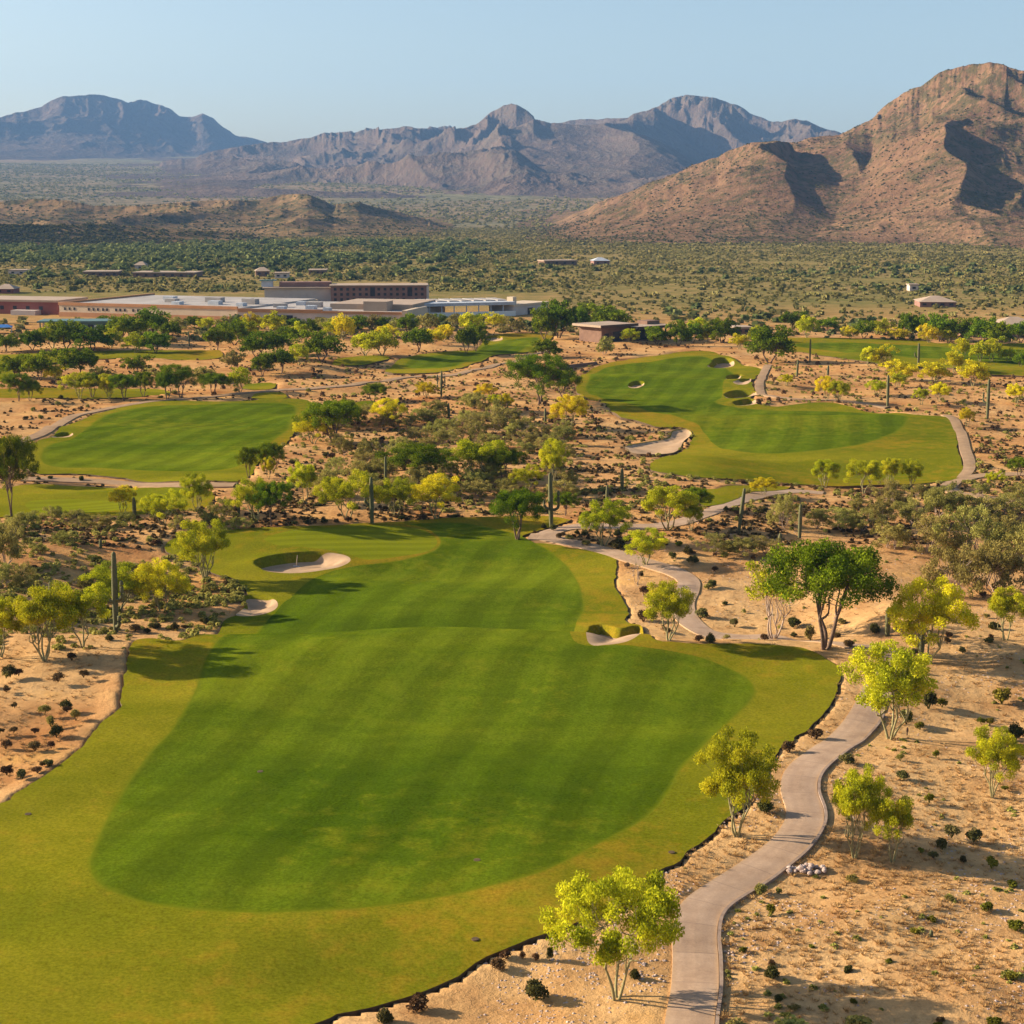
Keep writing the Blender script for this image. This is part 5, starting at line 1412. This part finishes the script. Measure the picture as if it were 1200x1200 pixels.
stuff_scatter('far_wood', x, y, g_base(x, y) - .2, rng.uniform(2.5, 6, len(x)), ball_base(16, 34, .2), M['farleaf'], 'scattered green trees over the plain behind the resort', 'trees', .6, 13)

x, y, r, rng = plain_pts(42000, 2300, 7000, -20, 13, 101)
ok = fbm(x / 300, y / 300, 3, 102) > rng.uniform(-.6, .5, len(x))
x, y, r = x[ok], y[ok], r[ok]
zz = g_base(x, y) + 6.0 * fbm(x / 260, y / 260, 3, 47) * sstep(2400, 4000, r)
stuff_scatter('desert_scrub', x, y, zz - .4, rng.uniform(3, 9, len(x)), ball_base(17, 9, .34), M['farscrub'], 'grey-green scrub covering the slope below the far mountains', 'scrub', .6, 14)

def on_slopes(G, n, seed, cut=.75):
    rng = np.random.default_rng(seed)
    i = rng.uniform(0, (G.shape[0] - 2) * cut, n); j = rng.uniform(2, G.shape[1] - 3, n)
    i0, j0 = i.astype(int), j.astype(int); fi, fj = (i - i0)[:, None], (j - j0)[:, None]
    p = (G[i0, j0] * (1 - fi) + G[i0 + 1, j0] * fi) * (1 - fj) + (G[i0, j0 + 1] * (1 - fi) + G[i0 + 1, j0 + 1] * fi) * fj
    return p[fbm(p[:, 0] / 120, p[:, 1] / 120, 3, seed) > rng.uniform(-.7, .5, n)]
for G_, n_, sd_, s0_, s1_, words in ((MT_R, 26000, 111, 1.2, 3.8, 'dark scrub speckling the slopes of the right mountain'), (MT_H, 9000, 112, 1.5, 4.5, 'dark scrub speckling the low hills at the left'), (MT_H2, 6000, 113, 1.5, 4.5, 'dark scrub covering the nearest low hill at the left')):
    p = on_slopes(G_, n_, sd_)
    stuff_scatter('desert_scrub', p[:, 0], p[:, 1], p[:, 2] - .2, RNG.uniform(s0_, s1_, len(p)) * .75, ball_base(sd_, 9, .36), M['hillscrub'], words, 'scrub', .7, sd_)

# ------------------------------------------------------------------ rocks
def rock_mesh(seed):
    rng = np.random.default_rng(seed)
    import bmesh
    bm = bmesh.new(); bmesh.ops.create_icosphere(bm, subdivisions=2, radius=.5)
    ax = rng.normal(0, 1, (9, 3)); ax /= np.linalg.norm(ax, axis=1)[:, None]; of_ = rng.uniform(.3, .46, 9)
    for v in bm.verts:
        p = np.array(v.co)
        for a, o_ in zip(ax, of_):
            e_ = p @ a - o_
            if e_ > 0: p = p - a * e_
        v.co = p
    me = bpy.data.meshes.new('rock'); bm.to_mesh(me); bm.free(); me.materials.append(M['stone'])
    return me
rocks = [rock_mesh(i) for i in range(6)]
for i in range(46):
    u = random.gauss(945, 11); v = random.gauss(1021, 2.2)
    u = min(max(u, 925), 966)
    p = ground_pt(u, v)[0]
    o = obj('rock', rocks[i % 6]); s = random.uniform(.22, .5)
    o.scale = (s, s * random.uniform(.7, 1), s * random.uniform(.6, .9)); o.rotation_euler = (random.uniform(-.4, .4), random.uniform(-.4, .4), random.uniform(0, 6.28))
    o.location = (p[0], p[1], p[2] + random.uniform(0.05, .2))
    tag(o, 'pinkish rock in the heap right of the cart path', 'rock', 'rocks heaped right of the cart path')

# ------------------------------------------------------------------ small furniture of the course
def post(u, v, hpx, wpx, name, label, cat, mt):
    p = ground_pt(u, v)[0]; s = F / depth_of(p)
    h_, w_ = hpx / s, wpx / s
    e = empty(name, tuple(p), label, cat)
    m = MB(); m.box(-w_ * .25, w_ * .25, -w_ * .25, w_ * .25, -.1, h_ * .95); m.build('post', M['darkwood'], e)
    m = MB(); m.box(-w_ / 2, w_ / 2, -w_ * .25 - .02, -w_ * .25 - .001, h_ * .45, h_ * .9); m.box(-w_ * .32, w_ * .32, -w_ * .32, w_ * .32, h_ * .951, h_); m.build('panel', M[mt], e)
post(683, 617, 9, 4, 'path_sign', 'small pale sign at the junction of the two cart paths', 'sign', 'white')
post(1063, 861, 9, 2.4, 'marker_post', 'thin dark marker post right of the broad forked palo verde', 'post', 'darkwood')
p = ground_pt(347, 655)[0]
e = empty('bunker_rake', (p[0], p[1], float(g_all(p[0:1], p[1:2])[0]) + TOP), 'pale rake standing in the lip of the bunker by the green', 'rake')
m = MB(); m.box(-.03, .03, -.03, .03, .121, 1.3); m.build('handle', M['rooftan'], e); e.rotation_euler = (-.25, .2, .4)
m = MB(); m.box(-.35, .35, -.04, .04, .04, .12)
for i in range(7): m.box(-.33 + i * .11 - .012, -.33 + i * .11 + .012, -.012, .012, -.05, .039)
m.build('head', M['metal'], e)
for i, (u, v, words) in enumerate(((305, 906, 'small dark sprinkler cover on the left half of the near fairway'), (559, 1010, 'small dark sprinkler cover low in the middle of the near fairway'), (557, 1103, 'small dark sprinkler cover in the near rough at the bottom'), (787, 1001, 'small dark sprinkler cover in the rough near the turf point'), (33, 956, 'small dark sprinkler cover in the rough at the left edge'))):
    p = ground_pt(u, v)[0]
    V = []; Fq = []
    tube(V, Fq, [(0, 0, -.1), (0, 0, .035), (0, 0, .04)], [.2, .2, .02], 16)
    o = obj('sprinkler_cover', mesh_arrays('sprinkler_cover', np.vstack(V), np.vstack(Fq), M['edge'], False))
    o.location = (p[0], p[1], p[2] + TOP); tag(o, words, 'sprinkler cover', 'sprinkler covers on the near turf')

# ------------------------------------------------------------------ buildings
def frame_of(ul, vl, ur, vr):
    a, b = ground_pt([ul, ur], [vl, vr])
    L = math.hypot(b[0] - a[0], b[1] - a[1])
    return a, b, L, math.atan2(b[1] - a[1], b[0] - a[0])
def bempty(name, p, ang, label, cat='building', group=None):
    e = empty(name, (p[0], p[1], p[2]), label, cat, group); e.rotation_euler = (0, 0, ang); return e
def one(name, mt, parent, *boxes):
    m = MB()
    for b in boxes: m.box(*b)
    return m.build(name, M[mt], parent)
def windows(parent, spots, y, w_, z0, z1, mt='glass'):
    for x in spots: one('window', mt, parent, (x - w_ / 2, x + w_ / 2, y - .06, y - .005, z0, z1))

# the long resort building: cream wing (left), shaded wing (right)
a, b, L, ang = frame_of(70, 371, 278, 376)
e = bempty('resort_building', a, ang, 'long low cream resort building with rust base and flat pale roofs'); e.scale = (1, 1, .78)
one('wall', 'cream', e, (0, L, 0, 58, 2.0, 4.9))
one('base_course', 'orange', e, (-.15, L + .1, -.15, 10, -1, 1.995))
one('parapet', 'orange', e, (-.2, L + .2, -.2, .6, 4.905, 6.1), (-.2, .6, .605, 58, 4.905, 6.1))
one('roof', 'roofwhite', e, (.605, L, .605, 56, 4.905, 5.35))
for x in (2.2, 4, 5.9, 11.5, 13.3, 15, 17, 18.5, 22, 23.6, 25.3, 28.5, 30.3):
    one('window', 'glass', e, (x - .35, x + .35, -.09, -.01, 2.9, 4.0))
a2, b2, L2, ang2 = frame_of(278, 377, 472, 380)
c0, s0 = math.cos(-ang), math.sin(-ang)
rx, ry = a2[0] - a[0], a2[1] - a[1]
ox, oy = rx * c0 - ry * s0, rx * s0 + ry * c0
def wing(name, mt, boxes):
    m = MB()
    for bb in boxes: m.box(*bb, ang=ang2 - ang, org=(ox, oy))
    return m.build(name, M[mt], e)
wing('wall', 'greywall', [(0.3, L2, .3, 50, -1, 4.3)])
wing('parapet', 'orange', [(0.3, L2 * .52, -.1, .8, 4.305, 5.6), (L2 * .52 + .01, L2, -.25, .65, 4.305, 5.2)])
wing('roof', 'roofwhite', [(.3, L2, .81, 52, 4.305, 4.75)])
wing('end_pier', 'cream', [(L2 + .01, L2 + 1.6, -.8, 22, -1, 5.9)])
wing('door', 'glass', [(L2 * .24, L2 * .34, .12, .295, -1, 3.2)])
wing('door', 'glass', [(L2 * .80, L2 * .83, .12, .295, -1, 3.0)])
for i, (fx, yy, sx_, sz) in enumerate(((.06, 18, 4, 1.6), (.17, 9, 2.5, 1.2), (.24, 22, 5, 2.2), (.33, 12, 3, 1.6), (.42, 20, 4, 1.4), (.48, 8, 2, 1.2), (.56, 24, 3, 1.8), (.1, 30, 3, 1.5))):
    m = MB(); m.box(0, sx_, 0, 3, 4.755, 4.755 + sz, ang=ang2 - ang, org=(ox + L2 * fx, oy + yy)); m.build('rooftop_unit', M['metal' if i % 2 else 'roofwhite'], e)
for i, (x, yy, sx_, sz) in enumerate(((L * .42, 20, 4, 1.5), (L * .55, 10, 3, 1.3), (L * .6, 26, 6, 2), (L * .72, 14, 4, 1.6), (L * .86, 20, 5, 2.2), (L * .92, 9, 2.5, 1.4), (L * .78, 30, 3, 1.6), (L * .3, 32, 4, 1.5))):
    one('rooftop_unit', 'metal' if i % 2 else 'roofwhite', e, (x, x + sx_, yy, yy + 3, 5.355, 5.355 + sz))
wing('roof_hall', 'rooftan', [(L2 * .48, L2 * .98, 14, 42, 4.755, 7.0)])
wing('stair_tower', 'rooftan', [(L2 * .72, L2 * .86, 8, 15, 4.755, 8.6)])

# the brown hotel block behind
a, b, L, ang = frame_of(388, 355, 500, 355)
D_ = a[1]
e = bempty('hotel_building', a, ang, 'brown hotel block with rows of dark windows behind the resort roofs'); e.scale = (1, 1, .76)
one('wall', 'brownwall', e, (0, L, 0, 14, -1, 8.2))
one('roof', 'rooftan', e, (-.6, L + .6, -.7, 14.6, 8.205, 8.7))
one('end_wall', 'greywall', e, (L + .01, L + .9, -.3, 14.2, -1, 8.2))
n = 15
for i in range(n):
    x = L * (i + .7) / (n + .4)
    if i in (6, 12):
        one('archway', 'glass', e, (x - .9, x + .9, -.08, -.01, 3.2, 7.6)); continue
    for zz in (1.0, 3.5, 6.0):
        one('window', 'glass', e, (x - .5, x + .5, -.08, -.01, zz, zz + 1.3))
one('side_wing', 'greywall', e, (-L * .70, -.01, 4, 12, -1, 6.8))
one('side_roof', 'rooftan', e, (-L * .72, .01 - .02, 3.2, 12.4, 6.805, 7.4))
one('penthouse', 'brownwall', e, (-L * .55, -.2, 7, 13, 7.405, 9.8))
one('stair_tower', 'metal', e, (-L * .74, -L * .62, 8, 11, 7.405, 10.4))
one('tower_cap', 'teal', e, (-L * .76, -L * .58, 7.5, 11.5, 10.405, 10.8))

# parking canopy to its right
a, b, L, ang = frame_of(474, 373, 604, 370)
e = bempty('parking_canopy', a, ang, 'long grey parking canopy on posts right of the resort building', 'canopy')
one('roof', 'metal', e, (0, L, 0, 22, 3.6, 4.6))
one('roof_panel', 'roofwhite', e, *[(L * (i + .1) / 9, L * (i + .9) / 9, 7, 20, 4.605, 4.9) for i in range(9)])
one('low_wall', 'white', e, (0, L, -.2, .2, -1, 1.6))
for i in range(10): one('post', 'metal', e, (L * i / 9.01, L * i / 9.01 + .3, .5, .8, -.5, 3.595))
a, b, L, ang = frame_of(602, 370, 642, 366)
e = bempty('gatehouse', a, ang, 'small cream gatehouse with a low tower at the end of the parking canopy')
one('wall', 'greywall', e, (0, L, 0, 10, -1, 3.0)); one('roof', 'cream', e, (-.3, L + .3, -.3, 10.3, 3.005, 3.7))
one('tower', 'cream', e, (L * .12, L * .22, 2, 4.5, 3.705, 6.0)); one('door', 'glass', e, (L * .4, L * .55, -.08, -.01, -.5, 2.2))
# maroon hall at the left edge
a, b, L, ang = frame_of(-40, 367, 68, 369)
e = bempty('maroon_hall', a, ang, 'long maroon hall with flat tan roof at the left edge')
one('wall', 'maroon', e, (0, L, 0, 20, -1, 4.2)); one('roof', 'rooftan', e, (-.3, L + .3, -.4, 20.3, 4.205, 4.9))
one('lean_to', 'greywall', e, (L * .56, L * .82, -4, -.01, -1, 1.6))
for i in range(6): one('window', 'glass', e, (L * (.1 + .14 * i), L * (.1 + .14 * i) + 1.4, -.08, -.01, 1.6, 2.8))
# teal roofed maintenance building
a, b, L, ang = frame_of(46, 389, 150, 388)
e = bempty('maintenance_building', a, ang, 'low building with a teal metal roof and open carport below the resort')
one('wall', 'teal', e, (L * .22, L, 0, 9, -.5, 2.7)); one('back_wall', 'greywall', e, (0, L * .219, 5, 9, -.5, 2.7))
one('roof', 'teal', e, (-.5, L + .4, -.6, 9.6, 2.705, 3.2))
for x in (.15, L * .1, L * .2): one('post', 'teal', e, (x, x + .35, 0, .35, -.5, 2.7))
for f_ in (.4, .55, .72, .86): one('window', 'glass', e, (L * f_, L * f_ + 1.6, -.07, -.01, 1.2, 2.1))
one('door', 'white', e, (L * .625, L * .66, -.07, -.01, -.4, 1.9))
# blue canopy
a, b, L, ang = frame_of(-22, 392, 15, 391)
e = bempty('shade_canopy', a, ang, 'bright blue shade canopy at the left edge beside the teal-roofed building', 'canopy')
m = MB(); m.hip(0, L, 0, 6, 1.9, 2.6, 1.5); m.build('cover', M['bluecloth'], e)
for x in (.2, L / 2, L - .4): one('post', 'metal', e, (x, x + .15, .2, .35, -.3, 1.9), (x, x + .15, 5.6, 5.75, -.3, 1.9))
# clubhouse
a, b, L, ang = frame_of(703, 402, 786, 399)
e = bempty('clubhouse', a, ang, 'brown clubhouse with a wide flat overhanging roof among mesquites')
one('wall', 'claywall', e, (L * .02, L * .42, 0, 9, -.5, 4.2), (L * .421, L * .97, 2.5, 9, -.5, 3.2))
one('roof', 'rooftan', e, (-1.2, L * .46, -1.6, 10, 4.205, 4.8)); one('fascia', 'darkwood', e, (-1.25, L * .47, -1.75, -1.605, 4.1, 4.85))
one('porch_roof', 'rooftan', e, (L * .46 + .02, L * 1.02, -1.2, 10, 3.205, 3.75)); one('fascia', 'darkwood', e, (L * .475, L * 1.03, -1.35, -1.205, 3.1, 3.8))
one('chimney', 'claywall', e, (L * .80, L * .98, 4, 8, 3.755, 4.7))
one('archway', 'glass', e, (L * .18, L * .30, -.07, -.01, -.4, 2.8)); one('window', 'glass', e, (L * .06, L * .12, -.07, -.01, .9, 2.4)); one('window', 'glass', e, (L * .34, L * .40, -.07, -.01, .9, 2.4))
for f_ in (.5, .63, .76, .89, .96): one('post', 'darkwood', e, (L * f_, L * f_ + .35, -.9, -.55, -.4, 3.2))
one('glazing', 'glass', e, (L * .5, L * .9, 2.43, 2.49, -.2, 2.6))
# low retaining wall below it
a, b, L, ang = frame_of(655, 434, 700, 426)
e = bempty('retaining_wall', a, ang, 'low dark brown retaining wall between the clubhouse and the right fairway', 'wall')
one('stonework', 'claywall', e, (0, L, 0, .5, -.5, .9)); one('coping', 'darkwood', e, (-.05, L + .05, -.06, .56, .905, 1.0))

# far houses
def house(u0, u1, v, h, dep, wallm, roofm, label, roof='hip', wins=3):
    a, b, L, ang = frame_of(u0, v, u1, v)
    e = bempty('house', a, ang, label, 'house', 'houses on the plain'); h = h * .6
    one('wall', wallm, e, (0, L, 0, dep, -1, h))
    m = MB()
    if roof == 'hip': m.hip(-.6, L + .6, -.6, dep + .6, h + .005, h + 1.9, min(dep, L) * .45)
    else: m.box(-.4, L + .4, -.4, dep + .4, h + .005, h + .5)
    m.build('roof', M[roofm], e)
    for i in range(wins):
        x = L * (i + .5) / wins
        one('window', 'glass', e, (x - .7, x + .7, -.08, -.01, h * .35, h * .75))
    return e
house(1078, 1120, 360, 3.2, 14, 'brownwall', 'rooftan', 'brown house with a wide hipped roof at the foot of the right slope', 'hip', 4)
house(1066, 1076, 341, 4.0, 6, 'greywall', 'rooftan', 'small pale house left above the brown hipped one', 'flat', 1)
house(638, 676, 311, 4, 12, 'claywall', 'rooftan', 'long brownish house in the middle of the plain', 'flat', 4)
house(696, 714, 311, 4.5, 10, 'brownwall', 'metal', 'small hipped house right of the long brownish one on the plain', 'hip', 2)
house(98, 138, 324, 3.5, 14, 'claywall', 'rooftan', 'left part of the long brown sheds below the wood', 'flat', 5)
house(156, 228, 325, 3.6, 16, 'claywall', 'rooftan', 'longest brown shed below the wood at the left', 'flat', 7)
house(10, 30, 322, 3.5, 10, 'greywall', 'rooftan', 'small pale house at the far left below the wood', 'flat', 2)
house(158, 170, 317, 5, 8, 'greywall', 'rooftan', 'pale house sticking up behind the longest brown shed', 'hip', 1)
house(300, 316, 324, 4.5, 10, 'claywall', 'rooftan', 'brown shed above the left end of the hotel', 'hip', 2)
house(322, 338, 326, 3.8, 9, 'greywall', 'rooftan', 'pale house right of the brown shed above the hotel', 'flat', 2)
house(362, 382, 322, 3.6, 12, 'claywall', 'rooftan', 'pale low house above the middle of the hotel', 'flat', 3)
house(1140, 1190, 396, 3.2, 12, 'claywall', 'teal', 'teal-roofed house behind the dark trees at the right', 'hip', 3)
house(1170, 1215, 388, 3.4, 12, 'brownwall', 'rooftan', 'brown house at the right edge behind the dark trees', 'hip', 3)
house(862, 880, 392, 2.8, 6, 'claywall', 'rooftan', 'low brown hut beside the path behind the clubhouse trees', 'flat', 2)
house(-6, 16, 344, 3.2, 10, 'maroon', 'rooftan', 'small dark red house at the left edge above the maroon hall', 'hip', 2)

# ------------------------------------------------------------------ haze
hz = MB(); hz.box(-15000, 15000, -200, 11900, -30, 900)
hb = NB('haze')
pv = hb.n('ShaderNodeVolumePrincipled')
pv.inputs['Color'].default_value = (0.27, 0.53, 1.0, 1)
pv.inputs['Density'].default_value = 0.000050
pv.inputs['Anisotropy'].default_value = 0.0
hb.l(pv.outputs[0], hb.out.inputs['Volume'])
ho = hz.build('haze', hb.m)
tag(ho, kind='stuff')
